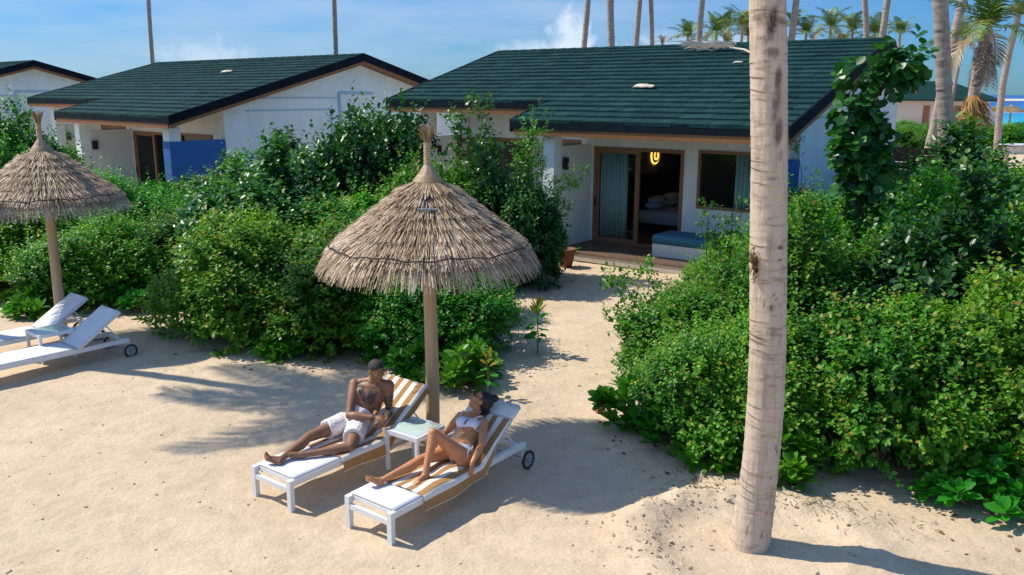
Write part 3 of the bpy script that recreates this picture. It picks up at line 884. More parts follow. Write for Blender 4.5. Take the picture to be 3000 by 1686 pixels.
def shrub(p, x, y, rad, h, label, rot=None, name='shrub', group='shrubs of the garden hedges', z=None):
    me, sm = PROTO[p]
    R0, H0 = ((1.35, 1.85), (1.35, 1.75), (1.30, 1.95), (1.25, 1.80), (1.30, 1.90), (1.20, 1.95))[p]
    rot = random.uniform(0, 6.28) if rot is None else rot
    s = rad / R0
    zz = min(gz(x, y), .05) - .03 if z is None else z
    root = empty(name, label, 'shrub', frame(x, y, zz, rot, (s, s * random.uniform(.94, 1.06), h / (H0 + .22))), group)
    f = bpy.data.objects.new('foliage', me); COL.objects.link(f); f.parent = root
    t = bpy.data.objects.new('stem', sm); COL.objects.link(t); t.parent = root
    return root

SHRUBS = [
 # left hedge
 (0, -10.4, 17.6, 1.65, 1.75, 'low dense shrub at the left edge behind the farther empty lounger'),
 (1, -8.3, 16.55, 1.40, 1.60, 'dense shrub right behind the pole of the left thatched umbrella'),
 (2, -6.7, 17.9, 1.45, 1.70, 'dark shrub at the back of the sandy notch right of the left loungers'),
 (0, -4.55, 14.2, 1.45, 1.95, 'rounded shrub at the front corner of the hedge right of the left loungers'),
 (2, -2.75, 13.75, 1.42, 1.90, 'yellow-tipped shrub just left of the central umbrella fringe, front of the hedge'),
 (1, -1.25, 13.05, 1.25, 1.50, 'dark shrub under the central thatched umbrella, behind its pole'),
 (3, -1.05, 15.2, .95, 1.45, 'shrub under the right fringe of the central umbrella beside the sand path'),
 (1, -9.2, 19.9, 1.8, 2.1, 'shrub behind the canopy of the left thatched umbrella'),
 (3, -6.3, 20.3, 1.7, 2.15, 'shrub just right of the left umbrella canopy, in front of the grey screen'),
 (4, -4.95, 17.0, 1.6, 2.45, 'glossy pale-leaved shrub in the middle of the left hedge'),
 (5, -4.3, 20.4, 1.7, 2.9, 'glossy broad-leaved shrub in front of the blue gable wall'),
 (2, -3.0, 16.6, 1.6, 2.05, 'dense shrub left of the central umbrella, second row'),
 (5, -3.15, 19.8, 1.5, 3.8, 'tallest hump of the left hedge, whitish glossy leaves, left of the central umbrella tip'),
 (0, -1.75, 18.0, 1.4, 2.5, 'dense green shrub just left of the collar of the central umbrella'),
 (3, -13.6, 23.6, 1.75, 3.05, 'bushy light green shrub behind the tip of the left umbrella'),
 (2, -11.9, 22.6, 1.3, 1.95, 'shrub covering the foot of the left villa pillar'),
 (4, -7.9, 23.0, 1.9, 1.85, 'shrub in front of the grey screen and glass door of the left villa'),
 (4, -6.0, 23.6, 1.8, 2.35, 'glossy shrub in front of the blue terrace screen'),
 (5, .05, 17.7, .95, 2.45, 'dark broad-leaved shrub right of the central umbrella, against the white pillar'),
 (4, -.95, 19.0, 1.1, 2.35, 'broad-leaved shrub behind the right shoulder of the central umbrella'),
 # right hedge
 (0, 2.55, 11.2, 1.0, 1.4, 'shrub left of the big palm trunk beside the sand path'),
 (3, 3.3, 13.2, .95, 1.25, 'loose shrub on the right of the path below the terrace'),
 (2, 4.35, 15.6, .95, 1.5, 'yellow-tipped shrub hiding the end of the terrace daybed'),
 (1, 2.68, 9.6, 1.08, 1.55, 'dense shrub just behind the big palm trunk'),
 (2, 4.25, 8.95, 1.12, 1.85, 'orange-tipped shrub right of the big palm trunk at mid height'),
 (0, 5.65, 8.75, 1.20, 2.05, 'dark shrub at the lower right edge over the sand'),
 (3, 4.1, 11.6, 1.28, 2.15, 'shrub right of the palm trunk in the second row'),
 (4, 5.8, 11.0, 1.38, 2.50, 'tall shrub in the middle of the right hedge'),
 (0, 5.0, 14.2, 1.2, 2.10, 'shrub in front of the blue screen at the right of the villa'),
 (1, 6.9, 13.6, 1.6, 2.65, 'shrub at the foot of the heart-leaved tree'),
 (0, 7.5, 10.5, 1.5, 2.95, 'tall dense shrub at the right edge of the photo'),
 (4, 8.7, 16.0, 1.9, 2.75, 'glossy-leaved shrub at the crest of the right hedge'),
 (2, 6.2, 17.0, 1.4, 2.1, 'shrub against the white gable wall of the central villa'),
 (3, 9.9, 19.6, 1.9, 2.5, 'shrub at the foot of the thick grey palm at the upper right'),
 (5, 11.9, 22.5, 2.0, 2.45, 'broad-leaved shrub at the foot of the palm with the fibrous skirt'),
 (1, 12.4, 18.0, 2.1, 3.0, 'shrub on the crest of the hedge at the far right edge'),
]
for s_ in SHRUBS: shrub(*s_)
for i, (x, y, r_, h, lab) in enumerate((
        (29.5, 69, 2.6, 1.7, 'low far shrub at the foot of the cream beach house, leftmost of its row'),
        (33.0, 72, 2.8, 1.9, 'low far shrub left of the thick grey palm'),
        (36.5, 70, 2.7, 1.6, 'low far shrub between the two palms at the upper right'),
        (40.0, 71, 2.8, 1.7, 'low far shrub right of the fibre-skirted palm'),
        (43.5, 73, 2.8, 1.8, 'low far shrub below the far beach umbrella'),
        (47.5, 74, 3.0, 1.9, 'low far shrub at the right edge under the sea'),
        (26.5, 60, 2.4, 1.8, 'far shrub behind the heart-leaved tree'))):
    shrub(i % 3, x, y, r_, h, lab, group='low shrubs before the sea', z=-.1)

# shoots that stand clear of the hedge outline
def branch_plant(name, label, cat, x, y, paths, leaf_kind, leaf_len, leaf_w, nsh, nleaf, seed, group=None, sh=(.12, .26), tip=.2, tr=.03, jit=.12):
    rng = np.random.default_rng(seed)
    root = empty(name, label, cat, Matrix.Translation((x, y, min(gz(x, y), .1) - .02)), group)
    st = MB(); B = []; Dd = []
    for path, t0, rad in paths:
        P = np.array(path, float)
        tt = np.linspace(0, 1, 12); seg = np.linspace(0, 1, len(P))
        Q = np.stack([np.interp(tt, seg, P[:, k]) for k in range(3)], -1)
        Q[1:-1] += rng.normal(0, .02, (10, 3))
        st.tube(Q, np.linspace(tr, tr * .25, 12), 7)
        n = int(nsh * (1 - t0))
        u = rng.uniform(t0, 1.02, n)
        c = np.stack([np.interp(u, tt, Q[:, k]) for k in range(3)], -1)
        dv = rand_dirs(rng, n)
        B.append(c + dv * (rad * rng.uniform(.2, 1, n) ** .6)[:, None]); Dd.append(nrm(dv * .9 + [0, 0, .45] + rng.normal(0, .2, (n, 3))))
    B = np.concatenate(B); Dd = np.concatenate(Dd)
    v, F, t = leaves_mesh(*shoots(rng, B, Dd, rng.uniform(*sh, len(B)), nleaf, leaf_len, leaf_w, tip), fold=.12, shape=(.36, .70))
    link('crown', fast_mesh('crown', v, F, t), M[leaf_kind], root)
    st.build('trunk', M['stem'], root)
    return root
branch_plant('heart_leaved_tree', 'tall slim tree with big heart-shaped leaves beside the right gable', 'tree', 5.75, 14.0,
    [(((0, 0, 0), (.05, 0, 1.6), (-.1, .05, 2.6), (-.05, 0, 3.5), (.15, .0, 4.1), (.48, .05, 4.62)), .80, .36),
     (((.0, 0, 2.4), (-.2, .05, 3.0), (-.30, 0, 3.9), (-.12, 0, 4.35)), .30, .30),
     (((0, 0, 1.8), (-.05, -.1, 2.4), (-.15, -.15, 3.1)), .25, .38), (((0, 0, 2.0), (.15, .1, 2.6), (.25, .1, 3.4)), .3, .26),
     (((-.1, 0, 2.6), (-.05, 0, 3.1), (-.05, .0, 3.75)), .1, .33), (((.15, 0, 4.0), (.35, 0, 4.4), (.62, 0, 4.45)), .45, .28)],
    'leaf_big', .195, .185, 112, 4, 5, None, (.10, .2), .08, .045)
branch_plant('leafy_sapling', 'tall narrow leafy shoot right of the central umbrella tip against the white wall', 'sapling', -.85, 18.0,
    [(((0, 0, 0), (.02, 0, 1.6), (-.02, 0, 2.6), (-.05, .02, 3.75)), .30, .46), (((0, 0, .6), (.25, 0, 1.8), (.38, -.05, 2.9)), .35, .34)],
    'leaf_big', .105, .082, 250, 7, 6, None, (.12, .24), .12, .03)
branch_plant('leafy_sapling', 'leaning shoot with yellowish leaves reaching up to the corner of the villa eave', 'sapling', .10, 18.6,
    [(((0, 0, 0), (.05, 0, 1.4), (.18, 0, 2.5), (.42, -.05, 3.45)), .30, .32), (((0, 0, .8), (.3, 0, 1.6), (.3, 0, 2.7)), .35, .36)],
    'leaf', .07, .045, 330, 8, 7, None, (.12, .24), .35, .028)
branch_plant('leafy_branch_shrub', 'shrub with a long leafy branch across the white terrace screen', 'shrub', .60, 18.75,
    [(((0, 0, 0), (.1, 0, 1.0), (.2, 0, 1.8), (.85, -.05, 2.32)), .35, .20), (((0, 0, .3), (.3, 0, .9), (.42, -.05, 1.75)), .2, .30), (((0, 0, .2), (.2, 0, .7), (.15, -.1, 1.3)), .2, .38)],
    'leaf', .075, .05, 190, 7, 8, None, (.12, .22), .3, .026)
branch_plant('leafy_branch_shrub', 'thin upright shoots with orange tips in front of the daybed', 'shrub', 3.55, 14.9,
    [(((0, 0, 0), (-.05, 0, 1.0), (-.1, 0, 1.6), (-.05, 0, 2.15)), .55, .13), (((0, 0, .3), (.25, 0, 1.0), (.42, 0, 2.2)), .55, .12), (((0, 0, .3), (.1, 0, 1.0), (.2, .0, 1.75)), .5, .16)],
    'leaf', .085, .055, 60, 6, 9, None, (.1, .2), .6, .018)
branch_plant('leafy_branch_shrub', 'loose sprays of leaves leaning over the sand path left of the palm trunk', 'shrub', 2.2, 12.6,
    [(((0, 0, 0), (-.2, 0, .7), (-.45, 0, 1.15), (-.75, -.05, 1.30)), .5, .12), (((0, 0, 0), (-.4, -.3, .6), (-.7, -.5, .85)), .4, .15), (((0, 0, .2), (0, .2, .8), (-.12, .4, 1.35)), .5, .16)],
    'leaf', .085, .055, 70, 6, 10, None, (.1, .2), .5, .016)
branch_plant('bare_shrub', 'dark sparse shrub against the foot of the right gable wall', 'shrub', 6.15, 17.4,
    [(((0, 0, 0), (-.1, 0, 1.5), (-.35, 0, 2.9), (-.45, 0, 3.25)), .55, .14), (((0, 0, 1), (-.3, 0, 1.8), (-.65, 0, 2.35)), .4, .16)],
    'leaf', .06, .035, 60, 6, 12, None, (.1, .2), .05, .014)

# low beach-cabbage plants with large leaves at the hedge foot
def cabbage(x, y, w_, h_, label, seed, rot=0):
    rng = np.random.default_rng(seed)
    root = empty('beach_cabbage', label, 'plant', frame(x, y, gz(x, y) - .02, rot), 'beach cabbage plants at the hedge foot')
    P = []; D = []; Nn = []; Ln = []; T = []; st = MB()
    for k in range(int(58 * w_ * w_ + 14)):
        a = rng.uniform(0, 6.28); d = w_ * math.sqrt(rng.random()); hh = h_ * (1 - .6 * (d / w_) ** 2) * rng.uniform(.35, 1)
        c = np.array([d * math.cos(a), d * math.sin(a), hh]); st.tube([(c[0] * .4, c[1] * .4, 0), c * [.8, .8, .5], c], [.014, .011, .008], 5)
        ax = nrm(np.array([c[0] * .8, c[1] * .8, .9]) + rng.normal(0, .2, 3))
        ref = nrm(np.cross(ax, [.3, .9, .1])); b2 = np.cross(ax, ref)
        nl = 13; tone = rng.uniform(.15, .6)
        for q in range(nl):
            t = q / nl; an = q * 2.399
            rad = ref * math.cos(an) + b2 * math.sin(an)
            dd = rad * (1.15 - .95 * t) + ax * (.25 + .9 * t)
            P.append(c - ax * .05 * (1 - t)); D.append(dd); Nn.append(ax + rng.normal(0, .2, 3) - rad * .2)
            Ln.append(rng.uniform(.17, .25) * (1 - .3 * t)); T.append(np.clip(tone + rng.normal(0, .12) + .2 * t, 0, .8))
    Ln = np.array(Ln)
    v, F, t = leaves_mesh(np.array(P), np.array(D), np.array(Nn), Ln, Ln * .46, np.array(T), .15, .22, (.45, .82))
    link('leaves', fast_mesh('leaves', v, F, t), M['leaf_bright'], root); st.build('stem', M['stem'], root)
for i, a in enumerate(((-.72, 11.25, .46, .62, 'bright large-leaved plant just right of the umbrella pole'), (-1.35, 11.75, .48, .50, 'bright large-leaved plant left of the umbrella pole behind the man'),
          (-.55, 11.8, .36, .5, 'large-leaved plant beside the path, right of the pole'), (-3.55, 12.75, .42, .50, 'bright leafy plant at the foot of the left hedge front'),
          (-7.1, 15.75, .60, .55, 'large-leaved plant behind the nearer empty lounger'), (-8.7, 15.3, .65, .55, 'large-leaved plant behind the farther empty lounger'),
          (-6.3, 16.0, .5, .55, 'shaded large-leaved plant in the notch of the left hedge'),
          (1.45, 10.0, .42, .62, 'bright large-leaved plant at the front left corner of the right hedge'), (1.75, 9.35, .35, .45, 'small large-leaved plant at the sand left of the palm trunk'),
          (2.95, 8.35, .40, .5, 'yellow-green rosette plant just right of the palm trunk'), (4.75, 7.85, .55, .6, 'dark large-leaved plant at the lower right corner of the hedge'),
          (2.2, 8.75, .3, .45, 'long-leaved plant low behind the palm trunk, left side'))):
    cabbage(*a, 40 + i, i * 1.3)

def sapling(name, label, x, y, h, n, hot, seed, ll=.15):
    rng = np.random.default_rng(seed)
    root = empty(name, label, 'sapling', Matrix.Translation((x, y, gz(x, y))))
    st = MB(); st.tube([(0, 0, -.05), (.01, 0, h * .4), (-.01, .01, h * .8), (0, 0, h * .95)], [.013, .012, .009, .005], 6); st.build('stem', M['stem'], root)
    P = []; D = []; L = []; T = []
    for k in range(n):
        t = k / (n - 1); a = k * 2.399
        P.append((0, 0, h * (.30 + .62 * t))); D.append((math.cos(a) * (1.1 - .8 * t), math.sin(a) * (1.1 - .8 * t), -.15 + 1.3 * t ** 2))
        L.append(ll * rng.uniform(.8, 1.2)); T.append(rng.uniform(.2, .55) if t < 1 - hot else rng.uniform(.93, 1))
    L = np.array(L); D = np.array(D); P = np.array(P)
    v, F, t = leaves_mesh(P + nrm(D * [1, 1, 0]) * .02, D, np.tile([0, 0, 1.0], (n, 1)) + rng.normal(0, .3, (n, 3)), L, L * .52, np.array(T), .15, .2, (.45, .8))
    link('leaves', fast_mesh('leaves', v, F, t), M['leaf'], root)
sapling('seedling_tree', 'lone young sapling with orange top leaves in the middle of the sand path', .40, 12.72, .80, 26, .22, 3, .19)
sapling('seedling_tree', 'small orange-leaved sapling in front of the plants right of the umbrella pole', -.32, 10.75, .62, 14, .45, 4, .13)

# ------------------------------------------------------------------ palms
def trunk_mesh(path, r0, r1, flare, seg=20, ring=.10, amp=.018, seed=0, step=.02):
    rng = np.random.default_rng(seed)
    P = np.array(path, float)
    d = np.r_[0, np.cumsum(np.linalg.norm(np.diff(P, axis=0), axis=1))]; L = d[-1]
    n = max(int(L / step), 24); s = np.linspace(0, L, n)
    # smooth path through the points
    Q = np.stack([np.interp(s, d, P[:, k]) for k in range(3)], -1)
    k = max(3, n // 10) | 1; ker = np.hanning(k + 2)[1:-1]; ker /= ker.sum()
    pad = np.pad(Q, ((k // 2, k // 2), (0, 0)), 'reflect', reflect_type='odd')
    Q = np.stack([np.convolve(pad[:, j], ker, 'valid') for j in range(3)], -1)
    scars = np.cumsum(rng.uniform(.6, 1.4, int(L / ring) + 8)) * ring
    idx = np.searchsorted(scars, s); prev = np.r_[0, scars][idx]; nxt = scars[np.minimum(idx, len(scars) - 1)]
    ph = (s - prev) / np.maximum(nxt - prev, 1e-3)
    rad = r0 + (r1 - r0) * (s / L) ** .8 + flare * np.exp(-s / .28)
    prof = (1 - ph) ** 2 * .9                        # a sharp lip that tapers to the next scar
    m = MB(); tan = nrm(np.gradient(Q, axis=0)); a = nrm(np.cross(tan[0], [0, 1, 0])); V = []; T = []
    th = np.arange(seg) * 2 * PI / seg
    for i in range(n):
        a = nrm(a - tan[i] * (a @ tan[i])); b = np.cross(tan[i], a)
        wob = 1 + .045 * vnoise(np.cos(th) * 1.3 + 7, np.sin(th) * 1.3 + s[i] * 1.2, seed) + .02 * vnoise(np.cos(th) * 5, np.sin(th) * 5 + s[i] * 6, seed + 1)
        rr = rad[i] * (wob + amp * prof[i] * 1.8)
        tilt_ = .03 * np.sin(th + seed + prev[i] * 9)
        V.append(Q[i] + rr[:, None] * (np.cos(th)[:, None] * a + np.sin(th)[:, None] * b) + tan[i] * tilt_[:, None])
        dk = math.exp(-(ph[i] / .13) ** 2) if ph[i] < .5 else .35 * math.exp(-((1 - ph[i]) / .07) ** 2)
        T.append(1 - dk * np.clip(.45 + .75 * vnoise(np.cos(th) * 2.3 + prev[i] * 37, np.sin(th) * 2.3 + prev[i] * 11, seed + 3), 0, 1))
    V = np.concatenate(V); T = np.concatenate(T)
    i = np.arange(n * seg).reshape(n, seg); j = np.roll(i, -1, 1)
    F = np.stack([i[:-1], j[:-1], j[1:], i[1:]], -1).reshape(-1, 4)
    return fast_mesh('trunk', V, F, T, smooth=True), Q[-1], tan[-1]

def frond_arrays(rng, base, az, el, L, sag, nl, ll, tone, width=.03):
    t = np.linspace(0, 1, 12)
    h = np.array([math.cos(az), math.sin(az), 0]); z = np.array([0, 0, 1.0])
    ang = el - sag * t ** 1.3
    step = L / 11
    P = [np.array(base, float)]
    for k in range(11): P.append(P[-1] + step * (h * math.cos(ang[k]) + z * math.sin(ang[k])))
    P = np.array(P); tan = nrm(np.gradient(P, axis=0)); side = np.cross(h, z)
    V = []; F = []; T = []
    o = 0
    for k in range(11):                                  # midrib
        w0, w1 = .03 * (1 - t[k]) + .006, .03 * (1 - t[k + 1]) + .006
        V += [P[k] - side * w0, P[k] + side * w0, P[k + 1] + side * w1, P[k + 1] - side * w1]; F.append((o, o + 1, o + 2, o + 3)); o += 4; T += [min(tone + .25, 1)] * 4
    u = np.linspace(.10, 1, nl)
    for q in u:
        c = np.array([np.interp(q, t, P[:, k]) for k in range(3)]); d = nrm(np.array([np.interp(q, t, tan[:, k]) for k in range(3)]))
        up = nrm(np.cross(side, d)); lf = ll * (math.sin(PI * (.12 + .80 * q)) ** .7) * rng.uniform(.85, 1.1)
        for s_ in (-1, 1):
            dd = nrm(side * s_ * .85 + d * (.45 + .4 * q) + up * rng.uniform(-.05, .35))
            w = d * width * .5
            m1 = c + dd * lf * .5 - z * lf * .06; m2 = c + dd * lf - z * lf * rng.uniform(.18, .42)
            V += [c - w * .6, c + w * .6, m1 + w, m1 - w, m1 - w, m1 + w, m2 + w * .12, m2 - w * .12]
            F += [(o, o + 1, o + 2, o + 3), (o + 4, o + 5, o + 6, o + 7)]; o += 8
            T += [float(np.clip(tone + rng.normal(0, .07), 0, 1))] * 8
    return np.array(V), np.array(F), np.array(T)

def crown_mesh(seed, nf, L, ll, dead=2, nl=34, el=(1.25, -.5), width=.045):
    rng = np.random.default_rng(seed); V = []; F = []; T = []; o = 0
    for k in range(nf):
        q = k / (nf - 1); az = k * 2.399 + rng.uniform(-.25, .25)
        e = el[0] + (el[1] - el[0]) * q + rng.uniform(-.12, .12)
        tone = rng.uniform(.15, .55) if k < nf - dead else rng.uniform(.82, 1)
        v, f, t = frond_arrays(rng, (0, 0, 0), az, e, L * rng.uniform(.85, 1.1) * (.8 + .2 * math.sin(PI * q)), rng.uniform(.9, 1.5), nl, ll, tone, width)
        V.append(v); F.append(f + o); T.append(t); o += len(v)
    return fast_mesh('crown', np.concatenate(V), np.concatenate(F), np.concatenate(T))

CROWN = [crown_mesh(1, 16, 3.0, .62), crown_mesh(2, 15, 2.7, .58, 3), crown_mesh(3, 17, 2.9, .60, 2)]
SMALL = [crown_mesh(4, 14, 2.0, .55, 1, 26, (1.5, .10), .062), crown_mesh(5, 15, 2.1, .56, 2, 26, (1.45, -.15), .062), crown_mesh(6, 11, 1.9, .52, 1, 26, (1.52, .45), .062)]
for me in CROWN + SMALL: me.materials.append(M['frond'])

def palm(label, path, r0, r1, crown, seed, group, mat='palm_far', flare=.04, cs=1.0, ring=.11, step=.03, seg=16, amp=.03, crot=0):
    P = np.array(path, float); b = P[0].copy()
    root = empty('palm_tree', label, 'palm tree', Matrix.Translation(b), group)
    me, top, td = trunk_mesh(P - b, r0, r1, flare, seg, ring, amp, seed, step)
    link('trunk', me, M[mat], root)
    if crown is not None:
        o = link('crown', crown, None, root); o.location = top; o.scale = (cs,) * 3; o.rotation_euler = (0, 0, crot or seed * 1.7)
    return root, top

def P_at(px, py, Y):
    """a point at forward distance Y that the calibrated survey of the photo gives for a picture position"""
    v = (724 - py) / 2130; u = (px - 1288) / 2130
    d = np.array([u, math.cos(tilt) + v * math.sin(tilt), -math.sin(tilt) + v * math.cos(tilt)])
    return np.array([0, 0, CAM_H]) + d * (Y / d[1])

# the big trunk in front
palm('big pale ringed palm trunk rising from a sand hollow at the right of the photo',
     [(2.165, 7.03, -.10), (2.215, 7.03, .50), (2.235, 7.03, 1.08), (2.222, 7.03, 1.79), (2.157, 7.03, 2.82), (2.087, 7.03, 3.79), (2.01, 7.03, 4.73), (1.78, 7.05, 7.0), (1.4, 7.1, 9.3)],
     .160, .130, CROWN[0], 3, None, 'palm', .035, 1.0, .105, .010, 48, .016)
def kid(o, nm): return [c for c in o.children if c.name.startswith(nm)][0]
def stains(me, base, spots):
    V = verts_of(me) + base; val = np.zeros(len(V))
    for px, py, hw, hh, amt, slant in spots:
        c = P_at(px, py, 6.90)
        dx = (V[:, 0] - c[0]) - slant * (V[:, 2] - c[2]); dz = V[:, 2] - c[2]
        d = np.hypot(dx / hw, dz / hh); k = np.clip((1.3 - d) * 1.6, 0, 1) * amt * (V[:, 1] < 7.06)
        val = np.maximum(val, k)
    at = me.attributes.new('stain', 'FLOAT', 'POINT'); at.data.foreach_set('value', val.astype(np.float32))
def verts_of(me):
    v = np.zeros(len(me.vertices) * 3, np.float32); me.vertices.foreach_get('co', v); return v.reshape(-1, 3).astype(float)
big = bpy.data.objects['palm_tree']
stains(kid(big, 'trunk').data, np.array([2.165, 7.03, -.10]),
       ((1940, 55, .040, .12, 1.0, .1), (1915, 40, .05, .03, .6, .5), (1965, 50, .05, .03, .6, -.5), (1955, 195, .026, .09, .9, 0), (1940, 130, .06, .035, .7, 0), (1925, 95, .06, .02, .6, .3),
        (1950, 260, .030, .16, .7, .05), (1956, 330, .036, .11, .85, 0), (1925, 220, .02, .03, .5, 0), (1962, 390, .02, .05, .5, 0),
        (1962, 622, .030, .010, 1.0, -.9), (1960, 652, .018, .012, .8, 0), (1900, 655, .020, .055, 1.0, -.2), (1895, 690, .014, .04, .9, 0), (1938, 770, .022, .018, .9, 0), (1948, 745, .008, .035, .8, -.5), (1922, 765, .008, .03, .6, 0),
        (1955, 1130, .010, .06, .7, -.35), (1940, 1200, .014, .012, .8, 0), (1905, 1270, .008, .05, .6, .1), (1930, 1290, .008, .06, .6, 0), (1880, 1330, .008, .05, .6, 0), (1915, 1340, .008, .04, .6, 0)))
bu = MB(); rb = np.random.default_rng(12)
for k in range(70):
    c0 = P_at(1897 + rb.normal(0, 5), 664 + rb.normal(0, 17), 6.935); a_ = rb.uniform(0, 6.28)
    dv = nrm(np.array([-.55 + .3 * math.cos(a_), -.75, .5 * math.sin(a_) - .35])); L_ = rb.uniform(.012, .035)
    bu.tube([c0 - dv * .03, c0, c0 + dv * L_], [.007, .005, .001], 4, True, float(rb.uniform(0, .8)))
bu.build('bark_burr', M['fibre'], None); bo_ = bpy.data.objects['bark_burr']; bo_.parent = big; bo_.matrix_parent_inverse = big.matrix_world.inverted()
# off to the left: the palm whose shadow lies on the sand behind the man
palm('slim palm standing just left of the empty loungers, its crown shading the sand', [(-10.3, 13.35, -.1), (-10.1, 13.3, 2), (-9.5, 13.1, 5), (-8.75, 12.85, 7.9)], .13, .10, crown_mesh(9, 15, 2.35, .55, 0, 30, (1.0, -.55), .06), 5, 'tall grey palms')
kid(bpy.data.objects['palm_tree.001'], 'crown').data.materials.append(M['frond'])

def far_palm(label, pxb, pyb, pxt, pyt, Y, r, cr, seed, top_z, group='tall grey palms behind the villas', bend=.0, mat='palm_far'):
    """trunk through two picture positions at distance Y, continued to the ground and up to top_z"""
    a = P_at(pxb, pyb, Y); b = P_at(pxt, pyt, Y); d = (b - a) / (b[2] - a[2])
    base = a + d * (-a[2]); base[2] = -.1
    top = a + d * (top_z - a[2])
    mid = a + d * ((top_z * .5) - a[2]); mid[0] += bend
    q = a + d * (top_z * .25 - a[2]); q[0] += bend * .7
    q3 = a + d * (top_z * .75 - a[2]); q3[0] += bend * .7
    return palm(label, [base, q, mid, q3, top], r, r * .82, cr, seed, group, mat, .05, 1.0, .16, .05, 12, .05)
FP = [
 ('thin dark palm trunk rising behind the left end of the left-centre villa roof', 387, 160, 376, 0, 46, .115, 0, 15),
 ('palm trunk with bark rings rising behind the ridge of the left-centre villa', 843, 140, 838, 0, 42, .125, 1, 14),
 ('leftmost palm trunk behind the central villa ridge, leaning right', 1461, 122, 1470, 0, 38, .13, 2, 15),
 ('thick pale palm trunk second from the left behind the central ridge', 1543, 118, 1540, 0, 36, .155, 0, 14),
 ('palm trunk left one of a close pair behind the central ridge', 1598, 115, 1607, 0, 40, .13, 1, 15),
 ('palm trunk right one of a close pair behind the central ridge', 1632, 112, 1629, 0, 40, .115, 2, 14),
 ('palm trunk behind the ridge beside the first crowned young palm', 1762, 112, 1771, 0, 38, .135, 0, 14),
 ('palm trunk just right of the big front trunk, behind the ridge', 1988, 106, 2001, 0, 38, .16, 1, 15),
 ('upright palm trunk among the young crowned palms', 2172, 104, 2167, 0, 40, .135, 2, 15),
 ('palm trunk leaning right at the right end of the ridge', 2222, 106, 2237, 0, 38, .15, 0, 15),
]
for i, (lab, xb, yb, xt, yt, Y, r, cr, tz) in enumerate(FP):
    far_palm(lab, xb, yb, xt, yt, Y, r, CROWN[cr], 20 + i, tz, bend=.12 * ((i % 3) - 1))
far_palm('thick grey ringed palm trunk right of the heart-leaved tree', 2377, 360, 2360, 0, 20, .185, CROWN[1], 41, 11, None, .03)
far_palm('leaning pale palm trunk close behind the thick grey one', 2350, 290, 2412, 0, 30, .17, CROWN[2], 42, 12, None, .1)
far_palm('slim far palm with pale leaning trunk against the blue sky', 2398, 222, 2424, 85, 75, .17, SMALL[1], 43, 8.6, None)
far_palm('thin curved palm at the right edge leaning over the sea', 2520, 300, 2557, 55, 60, .24, SMALL[0], 44, 9.3, None, -.35)
# palm with hanging skirt
b0 = P_at(2428, 372, 26); b1 = P_at(2440, 290, 26); b2 = P_at(2458, 180, 26); b3 = P_at(2482, 70, 26)
base = b0.copy(); base[2] = -.1; base[0] -= .25
rt, top = palm('palm with a torn fibre skirt on its trunk and dead fronds hanging under its crown', [base, b0, b1, b2, b3], .19, .15, SMALL[1], 45, None, 'palm_far', .05, 1.05, .13, .04, 16, .04)
rng = np.random.default_rng(77); V = []; F = []; T = []; o = 0
for k in range(24):
    v, f, t = frond_arrays(rng, top + [0, 0, -.20], rng.uniform(0, 6.28), rng.uniform(-1.35, -1.0), rng.uniform(.8, 1.6), rng.uniform(.1, .5), 14, .26, .6, .05)
    V.append(v); F.append(f + o); T.append(np.clip(rng.uniform(.0, .7) + t * .3 - .1, 0, 1)); o += len(v)
link('dead_frond', fast_mesh('dead_frond', np.concatenate(V), np.concatenate(F), np.concatenate(T)), M['dry'], rt)['kind'] = 'stuff'
sk = MB(); sk.lathe([(.17, .62), (.26, .40), (.34, .15), (.40, -.12), (.30, -.2), (.2, .1)], 18)
kk = sk.build('fibre_skirt', M['fibre'], rt, True); kk.location = Vector((b1 - base)) + Vector((.05, 0, 0))
sp = MB()
for k in range(160):
    a = rng.uniform(0, 6.28); z0 = rng.uniform(-.1, .6); r_ = .22 + (.6 - z0) * .22
    p0 = np.array([r_ * math.cos(a), r_ * math.sin(a), z0]); p1 = p0 + [math.cos(a) * .22 + .12, math.sin(a) * .22, -rng.uniform(.15, .55)]
    w = np.array([-math.sin(a), math.cos(a), 0]) * .03
    sp.add([p0 - w, p0 + w, p1 + w * .3, p1 - w * .3], [(0, 1, 2, 3)], float(rng.uniform(.2, 1)))
kk2 = sp.build('fibre_strand', M['fibre'], kk); kk2['kind'] = 'stuff'

YP = [(1728, 72, 92, 0, 'young palm with a full crown, leftmost of the row behind the ridge'), (1800, 60, 90, 1, 'yellowing young palm second in the row behind the ridge'),
      (1822, 50, 96, 1, 'young palm with reddish dead fronds, third in the row behind the ridge'), (1866, 42, 88, 0, 'dark green young palm just left of the big front trunk'), (1880, 70, 95, 2, 'small young palm half hidden by the left side of the big front trunk'),
      (1992, 45, 92, 2, 'young palm half hidden by the right side of the big front trunk'), (2026, 62, 92, 0, 'round-crowned young palm right of the big front trunk'),
      (2088, 45, 86, 1, 'large young palm with a brown heart in the middle of the right row'), (2142, 52, 88, 2, 'young palm left of the upright palm trunk'), (2112, 95, 100, 0, 'low yellow-green young palm under its taller neighbours'),
      (2198, 62, 88, 1, 'young palm right of the upright palm trunk with drooping fronds'), (2262, 60, 95, 2, 'narrow upright young palm at the end of the ridge')]
for i, (px, py, Y, c, lab) in enumerate(YP):
    t = P_at(px, py + 22, Y); b = t.copy(); b[2] = -.1; b[0] += random.uniform(-.4, .4)
    m_ = (t + b) / 2; m_[0] += random.uniform(-.15, .15)
    palm(lab, [b, m_, t], .17, .14, SMALL[c], 60 + i, 'young crowned palms behind the villa', 'palm_far', .05, random.uniform(1.25, 1.5), .2, .15, 10, .05)
t = P_at(1664, 108, 60); b = t.copy(); b[2] = -.1
